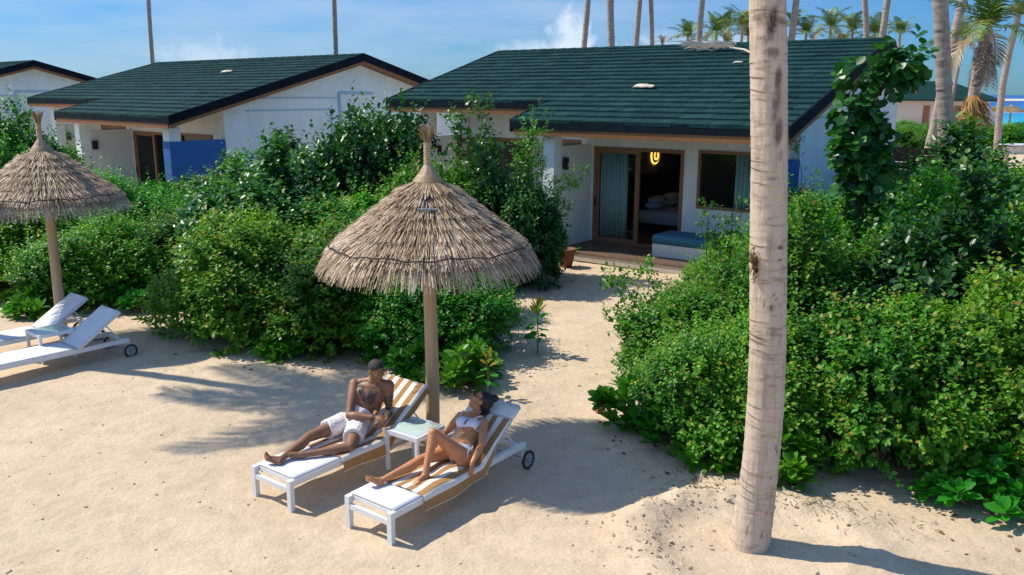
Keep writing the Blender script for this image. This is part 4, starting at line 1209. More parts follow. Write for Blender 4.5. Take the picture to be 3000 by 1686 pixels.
palm('stunted palm top with bare dark red fronds poking over the ridge', [b, (b + t) / 2, t], .13, .12, crown_mesh(8, 7, .75, .22, 7, 10, (1.5, .5), .05), 80, None)
kid(bpy.data.objects['palm_tree.%03d' % (len([o for o in bpy.data.objects if o.name.startswith('palm_tree')]) - 1)], 'crown').data.materials.append(M['frond'])

# ------------------------------------------------------------------ thatched umbrella
PROFILE = np.array([(.135, 3.08), (.34, 2.93), (.545, 2.76), (.81, 2.55), (1.0, 2.40), (1.12, 2.28), (1.20, 2.16), (1.25, 2.06)])
def make_umbrella(label, M_, seed=5, group='thatched beach umbrellas'):
    rng = np.random.default_rng(seed)
    root = empty('thatched_umbrella', label, 'beach umbrella', Matrix.Identity(4), group)
    d = np.r_[0, np.cumsum(np.linalg.norm(np.diff(PROFILE, axis=0), axis=1))]; Ltot = d[-1]
    def prof(s):
        s = np.clip(s, 0, Ltot); return np.interp(s, d, PROFILE[:, 0]), np.interp(s, d, PROFILE[:, 1])
    p = MB(); n = 30
    zz = np.linspace(-.1, 2.95, n)
    p.tube(np.stack([.006 * np.sin(zz * 2.1), .006 * np.cos(zz * 1.7), zz], -1), np.full(n, .082) - .004 * zz, 18)
    p.build('pole', M['pole'], root, True)
    # reeds, layer over layer
    V = []; F = []; T = []; o = 0
    ends = [.28, .45, .62, .79, .96, 1.13, 1.28, Ltot]; lens = [.28, .30, .32, .34, .36, .38, .40, .46]; cnt = [500, 650, 820, 980, 1120, 1260, 1350, 1900]
    for li, (e, ln, c) in enumerate(zip(ends, lens, cnt)):
        last = li == len(ends) - 1
        for k in range(c):
            a = rng.uniform(0, 2 * PI); da = rng.normal(0, .035) / max(e, .3) * .6
            s1 = e + (rng.normal(0, .034) if not last else rng.uniform(-.16, .03)); s0 = e - ln * rng.uniform(.8, 1.15)
            lift0 = .006; lift1 = .046 + rng.uniform(0, .034) - (.0 if not last else .025)
            ns = 4; w = rng.uniform(.0035, .0075)
            tone = float(np.clip(rng.normal(.52, .2) + .16 * vnoise(np.array([a * 3.0]), np.array([e * 2.5]), 4)[0], 0, 1))
            if rng.random() < .07: tone *= .3
            tw = rng.uniform(-.8, .8)
            pts = []
            for q in range(ns):
                t = q / (ns - 1); s = s0 + (s1 - s0) * t
                r_, z_ = prof(s)
                if s > Ltot: z_ -= (s - Ltot)
                lf = lift0 + (lift1 - lift0) * t ** 1.7
                aa = a + da * t
                pts.append(np.array([(r_ + lf * .5) * math.cos(aa), (r_ + lf * .5) * math.sin(aa), z_ + lf * .85]))
            side = np.array([-math.sin(a), math.cos(a), 0]) * math.cos(tw) + np.array([0, 0, 1.0]) * math.sin(tw) * .6
            for q in range(ns):
                ww = w * (1 - .55 * q / (ns - 1)); V += [pts[q] - side * ww, pts[q] + side * ww]
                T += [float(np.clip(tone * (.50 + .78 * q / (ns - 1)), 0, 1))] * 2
            for q in range(ns - 1): F.append((o + 2 * q, o + 2 * q + 1, o + 2 * q + 3, o + 2 * q + 2))
            o += 2 * ns
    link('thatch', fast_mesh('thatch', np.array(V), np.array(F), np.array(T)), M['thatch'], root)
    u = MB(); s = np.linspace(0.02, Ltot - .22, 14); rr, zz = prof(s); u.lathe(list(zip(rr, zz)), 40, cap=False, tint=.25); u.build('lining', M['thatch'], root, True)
    # cap and brush finial
    c = MB(); c.lathe([(.17, 3.045), (.168, 3.075), (.13, 3.13), (.085, 3.18), (.045, 3.22), (.04, 3.235)], 28, tint=.35)
    for k in range(260):
        a = rng.uniform(0, 2 * PI); w = .006
        p0 = np.array([.045 * math.cos(a), .045 * math.sin(a), 3.25]); p1 = np.array([.182 * math.cos(a), .182 * math.sin(a), 3.05 - rng.uniform(0, .03)])
        m1 = p0 * .5 + p1 * .5 + [0, 0, .0]; sd = np.array([-math.sin(a), math.cos(a), 0]) * w
        c.add([p0 - sd * .5, p0 + sd * .5, m1 + sd, m1 - sd, p1 + sd, p1 - sd], [(0, 1, 2, 3), (3, 2, 4, 5)], float(rng.uniform(.15, .8)))
    c.build('cap', M['thatch'], root)
    f = MB(); f.tube([(0, 0, 3.22), (.002, 0, 3.35), (0, .002, 3.5)], [.042, .034, .036], 14, True, .42)
    for z_ in np.arange(3.26, 3.48, .022): ring_pts = [(.041 * math.cos(a), .041 * math.sin(a), z_ + .004 * math.sin(a)) for a in np.linspace(0, 2 * PI, 15)]; f.tube(ring_pts, .005, 5, False, .7)
    for k in range(110):
        a = rng.uniform(0, 2 * PI); r0 = .03 * math.sqrt(rng.random()); fl = rng.uniform(.02, .085)
        p0 = np.array([r0 * math.cos(a), r0 * math.sin(a), 3.47]); p1 = p0 + [fl * math.cos(a), fl * math.sin(a), rng.uniform(.12, .23)]
        f.tube([p0, (p0 + p1) / 2 - [fl * .18 * math.cos(a), fl * .18 * math.sin(a), 0], p1], [.0042, .004, .002], 4, True, float(rng.uniform(.05, .5)))
    f.build('finial', M['thatch'], root)
    rp = MB(); a = np.linspace(0, 2 * PI, 90); r_, z_ = prof(1.20)
    wob = .012 * np.sin(a * 9) + .008 * np.sin(a * 23)
    rp.tube(np.stack([(r_ + .036) * np.cos(a), (r_ + .036) * np.sin(a), z_ + .060 + wob], -1), .008, 6, False)
    r_, z_ = .178, 3.05; rp.tube(np.stack([r_ * np.cos(a), r_ * np.sin(a), np.full(90, z_)], -1), .012, 6, False)
    rp.build('cord', M['rope'], root)
    # little vent with a bar, facing the beach; opening's shade painted as dark plate
    v = MB(); ph = -1.50; ct = np.array([math.cos(ph), math.sin(ph)]); sd = np.array([-math.sin(ph), math.cos(ph)])
    def vp(s, w, lift): r_, z_ = prof(s); q = ct * (r_ + lift * .5) + sd * w; return (q[0], q[1], z_ + lift * .86)
    v.hexa([vp(.47, -.075, .012), vp(.47, .075, .012), vp(.27, -.055, .012), vp(.27, .055, .012), vp(.47, -.075, .036), vp(.47, .075, .036), vp(.27, -.055, .034), vp(.27, .055, .034)])
    vo = v.build('vent_shade_plate', M['rope'], root)
    v = MB(); v.tube([vp(.485, -.105, .055), vp(.485, .105, .055)], .011, 8); v.build('bar', M['rim'], vo)
    root.matrix_world = M_
    return root
UC = (-.93, 9.37); UL_ = (-7.52, 13.66)
umb = make_umbrella('thatched umbrella in the middle over the couple and their table', frame(*UC, gz(*UC), 0))
copy_tree(umb, None, 'thatched umbrella at the left over the two empty loungers', frame(*UL_, gz(*UL_), 2.3))
copy_tree(umb, None, 'far thatched umbrella on the beach in front of the turquoise sea', frame(64.5, 112, -.1, 1.0, (1.55, 1.55, .88)))

# ------------------------------------------------------------------ loungers
LW = .61; LL = 2.07; ZT = .30; HY = 1.27; BA = R(33.5); BLn = .80
def make_lounger(label, m, group='white sun loungers with wheels'):
    root = empty('sun_lounger', label, 'sun lounger', Matrix.Identity(4), group)
    f = MB()
    for x in (0, LW - .045): f.box(x, x + .045, .05, LL - .05, ZT - .065, ZT)
    f.box(.045, LW - .045, .003, .04, ZT - .125, ZT - .075)
    f.box(.045, LW - .045, .06, .095, ZT - .045, ZT - .01); f.box(.045, LW - .045, HY - .02, HY + .02, ZT - .06, ZT - .02)
    f.box(.045, LW - .045, LL - .12, LL - .08, ZT - .055, ZT - .015)
    f.build('frame', M['white'], root)
    for x in (0, LW - .055):
        l = MB(); l.box(x - .002, x + .055, 0, .05, -.03, ZT - .001); l.build('leg', M['white'], root)
    for x in (.0, LW - .04):
        l = MB(); l.box(x + .003, x + .038, LL - .052, LL - .015, .09, ZT - .01); l.build('leg', M['white'], root)
    # sling seat with a slight sag
    nx, ny = 9, 22
    def sheet(y0, y1, zf, name, mat, th=.010):
        V = []
        for j in range(ny):
            for i in range(nx):
                u = i / (nx - 1); t = j / (ny - 1); V.append((.014 + u * (LW - .028), *zf(t, u)))
        F = np.array([(j * nx + i, j * nx + i + 1, (j + 1) * nx + i + 1, (j + 1) * nx + i) for j in range(ny - 1) for i in range(nx - 1)])
        o = link(name, fast_mesh(name, np.array(V), F), mat, root); s = o.modifiers.new('s', 'SOLIDIFY'); s.thickness = th; return o
    sheet(0, 1, lambda t, u: (.065 + t * (HY - .07), ZT + .012 - .010 * math.sin(PI * u) * math.sin(PI * t)), 'seat', M['sling'])
    ca, sa = math.cos(BA), math.sin(BA)
    bk = sheet(0, 1, lambda t, u: (HY + .01 + ca * BLn * t + .012 * math.sin(PI * u) * sa, ZT + .012 + sa * BLn * t - .012 * math.sin(PI * u) * ca), 'backrest', M['sling'])
    b = MB(); A = np.array([[1, 0, 0], [0, ca, sa], [0, -sa, ca]])
    def bar(x0, x1, t0, t1, n0=-.035, n1=.0):
        v = np.array([(x, t, n) for n in (n0, n1) for t in (t0, t1) for x in (x0, x1)]); b.hexa(v @ A + [0, HY + .01, ZT])
    bar(.004, .044, 0, BLn); bar(LW - .044, LW - .004, 0, BLn); bar(.044, LW - .044, BLn - .035, BLn - .001)
    b.tube([(.10, HY + ca * .55, ZT + sa * .55 - .03), (.10, HY + .70, ZT - .03)], .010, 8); b.tube([(LW - .10, HY + ca * .55, ZT + sa * .55 - .03), (LW - .10, HY + .70, ZT - .03)], .010, 8)
    b.build('backrest_frame', M['white'], root)
    for x in (-.045, LW + .045):
        c = np.array([x, LL - .035, .108]); a = np.linspace(0, 2 * PI, 33)
        t = MB(); ringp = np.stack([np.full(33, 0), .092 * np.cos(a), .092 * np.sin(a)], -1) + c; t.tube(ringp, .016, 10, False)
        w = t.build('wheel', M['tyre'], root, True)
        r_ = MB(); r_.tube(np.stack([np.full(33, 0), .072 * np.cos(a), .072 * np.sin(a)], -1) + c, .007, 8, False)
        for q in range(8):
            e = np.array([0, math.cos(q * PI / 4), math.sin(q * PI / 4)]); r_.tube([c + e * .015, c + e * .075], .006, 6)
        r_.tube([c + [-.02, 0, 0], c + [.02, 0, 0]], .02, 12); r_.tube([c, (LW / 2, LL - .035, .108)], .008, 8); r_.build('rim', M['rim'], w, True)
    root.matrix_world = m
    return root
LA = np.array([-1.567, 7.315]); LM = np.array([-2.639, 7.952])
LDZ = .012
lw = make_lounger('white lounger in front, the woman in the white bikini lying on it', frame(*LA, LDZ, YAW))
copy_tree(lw, None, 'white lounger the man in pale shorts sits on, left of the small table', frame(*LM, LDZ, YAW))
YL = R(-40.2)
D40 = np.array([-math.sin(YL), math.cos(YL)]); X40 = np.array([math.cos(YL), math.sin(YL)])
nl_ = np.array([-5.93, 12.56]) - D40 * 2.03 - X40 * .60
copy_tree(lw, None, 'empty white lounger at the left, the nearer of the two', frame(*nl_, gz(*nl_), YL))
fl_ = nl_ - X40 * 1.22 + D40 * .05
copy_tree(lw, None, 'empty white lounger at the left edge, behind the small table', frame(*fl_, gz(*fl_), YL))

def make_table(label, m, s=.46):
    root = empty('side_table', label, 'side table', Matrix.Identity(4), 'small white side tables'); h = s / 2; z = .45
    t = MB()
    for q in (-1, 1):
        t.box(-h, h, q * h - .02 - .02 * q, q * h + .02 - .02 * q, z - .05, z); t.box(q * h - .02 - .02 * q, q * h + .02 - .02 * q, -h + .04, h - .04, z - .05, z)
    t.build('table_frame', M['white'], root)
    t = MB(); t.box(-h + .03, h - .03, -h + .03, h - .03, z - .012, z + .003); t.build('table_top', M['tabletop'], root)
    for a in (-1, 1):
        for b_ in (-1, 1):
            l = MB(); l.box(a * h - .0175 - .0175 * a - .002 * a, a * h + .0175 - .0175 * a - .002 * a, b_ * h - .0175 - .0175 * b_ - .002 * b_, b_ * h + .0175 - .0175 * b_ - .002 * b_, -.02, z - .051); l.build('leg', M['white'], root)
    root.matrix_world = m; return root
tb = make_table('white side table with a frosted top between the man and the woman', frame(-1.05, 8.62, .012, R(-35)))
copy_tree(tb, None, 'white side table between the two empty loungers', frame(-7.06, 12.46, gz(-7.06, 12.46), YL, (1.12, 1.12, 1)))

def make_towel_obj(label, A, y0, y1b, over, seed, right_drop, x0=.03, end_white=0, slim=.3):
    """striped towel laid along seat and backrest, hanging over the right-hand rail"""
    rng = np.random.default_rng(seed)
    ca, sa = math.cos(BA), math.sin(BA); n1 = 70; n2 = 44
    Ls = HY - y0; Lb = y1b; tot = Ls + Lb + over
    W = LW - x0 + right_drop
    V = []; T = []
    for j in range(n1):
        s = tot * j / (n1 - 1)
        for i in range(n2):
            u = W * i / (n2 - 1); x = x0 + u; hang = max(0, x - LW) * (1 - slim * min(max((s - Ls - .02) / .28, 0), 1))
            if s < Ls: y = y0 + s; z = ZT + .010; nv = np.array([0, 0, 1.0])
            elif s < Ls + Lb: t = s - Ls; y = HY + ca * t; z = ZT + .014 + sa * t; nv = np.array([0, -sa, ca])
            else: t = s - Ls - Lb; y = HY + ca * Lb + sa * .03 + t * .35; z = ZT + .014 + sa * Lb - t * .85; nv = np.array([0, 1, .3])
            wr = .010 * vnoise(np.array([u * 9 + seed]), np.array([s * 2.2]), seed)[0] + .013 * vnoise(np.array([u * 4 + s * 3]), np.array([s * 5]), seed + 1)[0]
            if s > Ls + Lb: wr *= .5
            amt = .45 + 1.3 * math.exp(-((s - Ls * .45) / .30) ** 2)
            if s > Ls + .3: amt = .12
            p = np.array([x, y, z]) + nv * (.006 + max(wr * amt, -.004))
            if hang > 0:
                sw = .012 * math.sin(s * 11 + seed) * min(hang / .1, 1)
                p = np.array([LW + .012 + sw + .012 * min(hang / .05, 1), y, z - hang + .015 * math.sin(s * 6 + seed) * hang / .15])
                if s >= Ls: p = p + np.array([0, sa * hang * .3, 0])
            V.append(p); T.append(i / (n2 - 1) if s < tot - end_white else .2)
    F = np.array([(j * n2 + i, j * n2 + i + 1, (j + 1) * n2 + i + 1, (j + 1) * n2 + i) for j in range(n1 - 1) for i in range(n2 - 1)])
    o = link('beach_towel', fast_mesh('beach_towel', np.array(V), F, np.array(T), True), M['towel'])
    o.matrix_world = frame(*A, LDZ, YAW); s = o.modifiers.new('s', 'SOLIDIFY'); s.thickness = .006; s.offset = 1
    return tag(o, label, 'towel', 'brown and white striped beach towels')
make_towel_obj('brown and white striped towel under the woman', LA, .42, .755, .0, 3, .15, .08, .15, .92)
make_towel_obj('brown and white striped towel hung over the backrest behind the man', LM, .66, BLn, .13, 8, .15, .03)

# ------------------------------------------------------------------ people
def lp(A, p): return np.array([A[0], A[1], LDZ]) + LX * p[0] + LY * p[1] + np.array([0, 0, p[2]])

def remeshed(mb_, voxel, smooth_it):
    o = mb_.build('tmp', None)
    m = o.modifiers.new('r', 'REMESH'); m.mode = 'VOXEL'; m.voxel_size = voxel; m.adaptivity = 0
    s = o.modifiers.new('s', 'SMOOTH'); s.factor = .5; s.iterations = smooth_it
    dg = bpy.context.evaluated_depsgraph_get(); dg.update()
    me = bpy.data.meshes.new_from_object(o.evaluated_get(dg))
    bpy.data.objects.remove(o)
    me.polygons.foreach_set('use_smooth', [True] * len(me.polygons))
    return me

def verts_of(me):
    v = np.zeros(len(me.vertices) * 3, np.float32); me.vertices.foreach_get('co', v); return v.reshape(-1, 3).astype(float)
def normals_of(me):
    v = np.zeros(len(me.vertices) * 3, np.float32); me.vertices.foreach_get('normal', v); return v.reshape(-1, 3).astype(float)

def head_parts(mb_, c, Fw, Up, s=1.0, female=False):
    Fw = nrm(Fw); Up = nrm(np.asarray(Up) - Fw * (np.asarray(Up) @ Fw)); Rt = np.cross(Fw, Up)
    A = np.array([Rt, Fw, Up])
    def q(x, y, z): return np.asarray(c) + (Rt * x + Fw * y + Up * z) * s
    mb_.ball(q(0, -.015, .030), .074 * s, .094 * s, .086 * s, A=A)            # skull
    mb_.ball(q(0, .022, -.022), .058 * s, .068 * s, .080 * s, A=A)             # face
    mb_.ball(q(0, .050, -.082), .030 * s, .032 * s, .028 * s, A=A)             # chin
    for sx in (-1, 1):
        mb_.ball(q(sx * .042, .012, -.058), .026 * s, .042 * s, .034 * s, A=A)   # jaw
        mb_.ball(q(sx * .036, .064, -.012), .022 * s, .018 * s, .018 * s, A=A)   # cheek
        mb_.ball(q(sx * .076, -.012, -.008), .010 * s, .020 * s, .032 * s, A=A)  # ear
        mb_.ball(q(sx * .030, .074, .028), .024 * s, .014 * s, .009 * s, A=A)    # brow
        mb_.ball(q(sx * .030, .074, .008), .013 * s, .011 * s, .009 * s, A=A)    # eye
    mb_.caps(q(0, .082, .020), .009 * s, q(0, .102, -.020), .013 * s, 10)     # nose
    mb_.ball(q(0, .094, -.024), .017 * s, .012 * s, .010 * s, A=A)
    mb_.ball(q(0, .080, -.048), .026 * s, .012 * s, .008 * s, A=A)             # lips
    mb_.ball(q(0, .077, -.060), .022 * s, .012 * s, .008 * s, A=A)
    return q, A

def hand(mb_, wrist, fwd, palm_n, thumb_side, s=1.0, curl=.5, spread=.12):
    """palm plus five jointed fingers. fwd: wrist to knuckles, palm_n: out of the palm, thumb_side: +1/-1"""
    fwd = nrm(fwd); pn = nrm(np.asarray(palm_n) - fwd * (np.asarray(palm_n) @ fwd)); sd = np.cross(fwd, pn) * thumb_side
    w = np.asarray(wrist, float)
    A = np.array([sd, fwd, pn])
    mb_.ball(w + fwd * .045 * s, .040 * s, .052 * s, .017 * s, A=A)
    mb_.ball(w + fwd * .062 * s + sd * .004, .041 * s, .032 * s, .015 * s, A=A)
    tips = []
    for k, (off, ln) in enumerate(((.030, .070), (.011, .080), (-.010, .074), (-.029, .058))):
        d0 = nrm(fwd + sd * spread * (1.3 - k) * .6 + pn * curl * .35)
        p0 = w + fwd * (.082 - .004 * abs(k - 1)) * s + sd * off * s
        p1 = p0 + d0 * ln * .45 * s; d1 = nrm(d0 + pn * curl * 1.1); p2 = p1 + d1 * ln * .32 * s; d2 = nrm(d1 + pn * curl * 1.2); p3 = p2 + d2 * ln * .25 * s
        mb_.caps(p0 - fwd * .015, .0100 * s, p1, .0092 * s, 10); mb_.caps(p1, .0092 * s, p2, .0085 * s, 10); mb_.caps(p2, .0085 * s, p3, .0075 * s, 10)
        tips.append(p3)
    p0 = w + fwd * .022 * s + sd * .028 * s; d = nrm(sd * .75 + fwd * .75 + pn * .35); p1 = p0 + d * .038 * s; p2 = p1 + nrm(d + fwd * .5 + pn * .3 * curl) * .030 * s
    mb_.caps(w + fwd * .015 * s + sd * .012 * s, .014 * s, p0, .0135 * s, 10); mb_.caps(p0, .0125 * s, p1, .0105 * s, 10); mb_.caps(p1, .0105 * s, p2, .0088 * s, 10)
    return tips

def foot(mb_, ank, heel, ball_, toe, side, s=1.0, up=(0, 0, 1)):
    ank, heel, ball_, toe = [np.asarray(q, float) for q in (ank, heel, ball_, toe)]
    mb_.caps(heel, .030 * s, ank, .036 * s); mb_.caps(ank, .034 * s, ball_, .028 * s); mb_.caps(heel, .028 * s, ball_, .026 * s)
    d = nrm(toe - ball_); sd = nrm(np.cross(d, up)) * side; b = ball_
    mb_.caps(b + sd * .022 * s, .020 * s, b - sd * .026 * s, .017 * s)
    for k in range(5):
        off = .030 - .0155 * k; ln = (.055, .055, .050, .043, .035)[k]; r_ = (.0125, .0092, .0088, .0084, .0082)[k]
        p0 = b + sd * off * s; mb_.caps(p0, r_ * 1.15 * s, p0 + d * ln * s, r_ * s, 8)

def limb(mb_, pts, rad):
    for k in range(len(pts) - 1): mb_.caps(pts[k], rad[k], pts[k + 1], rad[k + 1])

def along(a, b, t): return np.asarray(a) * (1 - t) + np.asarray(b) * t

def arm(mb_, S, E, W, s=1.0, mus=1.0):
    limb(mb_, [S, along(S, E, .35), along(S, E, .75), E], [.052 * s * mus, .049 * s * mus, .041 * s, .037 * s])
    limb(mb_, [E, along(E, W, .25), along(E, W, .7), W], [.037 * s, .041 * s * mus, .031 * s, .025 * s])

def leg(mb_, Hp, K, An, s=1.0, mus=1.0, back=(0, 0, -1)):
    back = np.asarray(back, float)
    limb(mb_, [Hp, along(Hp, K, .3), along(Hp, K, .7), K], [.092 * s, .084 * s * mus, .064 * s, .054 * s])
    c = along(K, An, .28) + back * .012
    limb(mb_, [K, c, along(K, An, .65), An], [.051 * s, .054 * s * mus, .038 * s, .032 * s])

def make_man():
    T_ = lambda *p: lp(LM, p)
    pel = T_(.20, 1.21, .425); waist = T_(.215, 1.325, .55); chest = T_(.25, 1.42, .70); neckb = T_(.255, 1.455, .845)
    shR = T_(.085, 1.355, .805); shL = T_(.42, 1.54, .81)
    front = nrm(LX * .35 + -LY * .85 + np.array([0, 0, .15]))
    lat = nrm(shL - shR)
    mb_ = MB()
    up = nrm(neckb - pel); fr = nrm(np.cross(up, lat)); fr = fr if fr @ front > 0 else -fr
    A = np.array([lat, fr, np.cross(lat, fr)])
    mb_.ball(pel, .165, .115, .115, A=A); mb_.ball(waist, .140, .098, .13, A=A); mb_.ball(along(waist, chest, .5), .150, .103, .12, A=A)
    mb_.ball(chest, .185, .120, .15, A=A); mb_.ball(along(chest, neckb, .55), .178, .092, .088, A=A)
    for s_, sh in ((-1, shR), (1, shL)):
        mb_.ball(chest + lat * s_ * .078 + fr * .062 + up * .028, .082, .052, .062, A=A)      # chest muscle
        mb_.ball(sh, .074, .068, .072, A=A)                                                 # shoulder
        mb_.caps(sh - lat * s_ * .02 + up * .02, .046, neckb + up * .02, .052)                  # slope of the neck
        mb_.ball(along(chest, waist, .4) + lat * s_ * .125 - fr * .02, .05, .06, .11, A=A)     # flank
    hc = T_(.315, 1.475, .985)
    mb_.caps(neckb - up * .03, .062, hc + np.array([0, 0, -.055]) - fr * .015, .056)
    Fw = nrm(LX * .95 - LY * .20 + np.array([0, 0, -.22])); Up = np.array([.03, .02, 1.0])
    q, HA = head_parts(mb_, hc, Fw, Up, 1.06)
    elR = T_(.235, 1.12, .548); wrR = T_(.515, 1.235, .555)
    elL = T_(.455, 1.51, .54); wrL = T_(.625, 1.30, .535)
    arm(mb_, shR, elR, wrR, 1.10, 1.18); arm(mb_, shL, elL, wrL, 1.08, 1.15)
    hand(mb_, wrR, nrm(LX * .90 - LY * .05 + np.array([0, 0, -.30])), nrm(np.array([0, 0, -.5]) + LY * .7), 1, 1.02, .75)
    hand(mb_, wrL, nrm(-LY * .80 - LX * .25 + np.array([0, 0, -.40])), nrm(np.array([0, 0, -.4]) - LX * .8), -1, 1.02, .8)
    hipR = T_(.115, 1.13, .43); hipL = T_(.31, 1.16, .415)
    kR = T_(.105, .65, .415); aR = T_(.20, .215, .345)
    kL = T_(.565, .825, .370); aL = T_(.29, .44, .345)
    leg(mb_, hipR, kR, aR, 1.02, 1.06, nrm(LX * .3 + np.array([0, 0, -1]))); leg(mb_, hipL, kL, aL, 1.0, 1.06, nrm(LY * .7 + np.array([0, 0, -.3])))
    foot(mb_, aR, T_(.225, .175, .335), T_(.135, .115, .375), T_(.095, .105, .42), -1, 1.05, LY)
    foot(mb_, aL, T_(.275, .40, .345), T_(.20, .32, .36), T_(.16, .275, .36), 1, 1.0)
    for p_ in (hipR, hipL): mb_.ball(p_ - along((0, 0, 0), up, .0) + np.array([0, 0, -.005]), .10, .10, .09, A=A)
    me = remeshed(mb_, .0065, 5); V = verts_of(me)
    # tattoos: two panels on the chest, sleeve on his left forearm
    ink = np.zeros(len(V)); cc = chest + fr * .10 + up * .0
    rel = V - cc; u = rel @ lat; w = rel @ up; f_ = rel @ fr
    for s_ in (-1, 1):
        d = np.hypot((u - s_ * (.062 + .35 * (w - .01))) / .044, (w - .005) / .105)
        ink = np.maximum(ink, np.clip((1.15 - d) / .3, 0, 1) * (f_ > -.045))
    ax = nrm(wrL - elL); ln = np.linalg.norm(wrL - elL); rv = V - elL; al = rv @ ax; rd = np.linalg.norm(rv - al[:, None] * ax, axis=1)
    ink = np.maximum(ink, ((al > -.03) & (al < ln - .02) & (rd < .055)) * .95)
    ax = nrm(elL - shL); ln = np.linalg.norm(elL - shL); rv = V - shL; al = rv @ ax; rd = np.linalg.norm(rv - al[:, None] * ax, axis=1)
    ink = np.maximum(ink, ((al > ln * .35) & (al < ln + .02) & (rd < .06)) * .7)
    at = me.attributes.new('tint', 'FLOAT', 'POINT'); at.data.foreach_set('value', ink.astype(np.float32))
    body = link('person', me, M['skin_man'])
    tag(body, 'tattooed bare-chested man in pale shorts leaning on a lounger, looking at the woman', 'person')
    # shorts
    s = MB(); nz = lambda p, k: p
    def frust(p0, r0, p1, r1, n=7):
        p0 = np.asarray(p0); p1 = np.asarray(p1)
        s.tube([along(p0, p1, k / (n - 1)) for k in range(n)], np.linspace(r0, r1, n), 22)
    s.ball(pel + up * .01, .182, .136, .125, A=A)
    frust(hipR + (hipR - kR) * .08, .118, along(hipR, kR, .48), .108); frust(hipL + (hipL - kL) * .1, .118, along(hipL, kL, .55), .112)
    s.tube([pel + up * .04, along(pel, waist, .75), along(pel, waist, 1.05)], [.150, .150, .150], 24, True, .5, (1.02, .78))
    sm = remeshed(s, .008, 3); SV = verts_of(sm); SN = normals_of(sm)
    wr = .005 * vnoise(SV[:, 0] * 22 + SV[:, 2] * 9, SV[:, 1] * 22, 3) + .0025 * vnoise(SV[:, 0] * 60, SV[:, 1] * 50 + SV[:, 2] * 60, 4)
    sm.vertices.foreach_set('co', (SV + SN * wr[:, None]).astype(np.float32).ravel()); sm.update()
    link('shorts', sm, M['shorts'], body)
    # cropped hair
    h = MB(); h.ball(q(0, -.016, .031), .0835, .1035, .0925, 24, 16, HA)
    hm = remeshed(h, .008, 2); HV = verts_of(hm); keep = []
    rel = (HV - np.asarray(hc)) @ HA.T
    bad = (rel[:, 2] < .010 + np.clip(rel[:, 1], 0, 1) * .62) & (rel[:, 2] < .075) & (rel[:, 1] > -.015) | (rel[:, 2] < -.045)
    import bmesh
    bm = bmesh.new(); bm.from_mesh(hm); bm.verts.ensure_lookup_table()
    bmesh.ops.delete(bm, geom=[bm.verts[i] for i in np.nonzero(bad)[0]], context='VERTS'); bm.to_mesh(hm); bm.free()
    link('hair', hm, M['stubble'], body)
    g = MB()
    for sx in (-1, 1):
        a = np.linspace(0, 2 * PI, 17); g.tube([q(sx * .035 + .026 * math.cos(t), .100, .008 + .020 * math.sin(t)) for t in a], .0028, 6, False)
        g.tube([q(sx * .061, .098, .014), q(sx * .082, .04, .014), q(sx * .084, -.02, .006)], .0028, 6)
    g.tube([q(-.010, .104, .012), q(.010, .104, .012)], .0028, 6)
    g.build('glasses', M['gold'], body)
    b = MB(); a = np.linspace(0, 2 * PI, 17); axw = nrm(wrR - elR); e1 = nrm(np.cross(axw, [0, 0, 1])); e2 = np.cross(axw, e1)
    b.tube([wrR - axw * .012 + (e1 * math.cos(t) + e2 * math.sin(t)) * .031 for t in a], .004, 6, False); b.build('bracelet', M['rope'], body)
    return body

def offset_patch(me, mask, d, name, mat, parent, th=.004):
    """cloth cut from the body surface where mask holds, lifted off the skin"""
    import bmesh
    V = verts_of(me); Nn = normals_of(me); c = me.copy(); c.name = name
    c.materials.clear()
    c.vertices.foreach_set('co', (V + Nn * d).astype(np.float32).ravel())
    bm = bmesh.new(); bm.from_mesh(c); bm.verts.ensure_lookup_table()
    bmesh.ops.delete(bm, geom=[bm.verts[i] for i in np.nonzero(~mask)[0]], context='VERTS'); bm.to_mesh(c); bm.free()
    o = link(name, c, mat, parent); s = o.modifiers.new('s', 'SOLIDIFY'); s.thickness = th; s.offset = 0
    return o

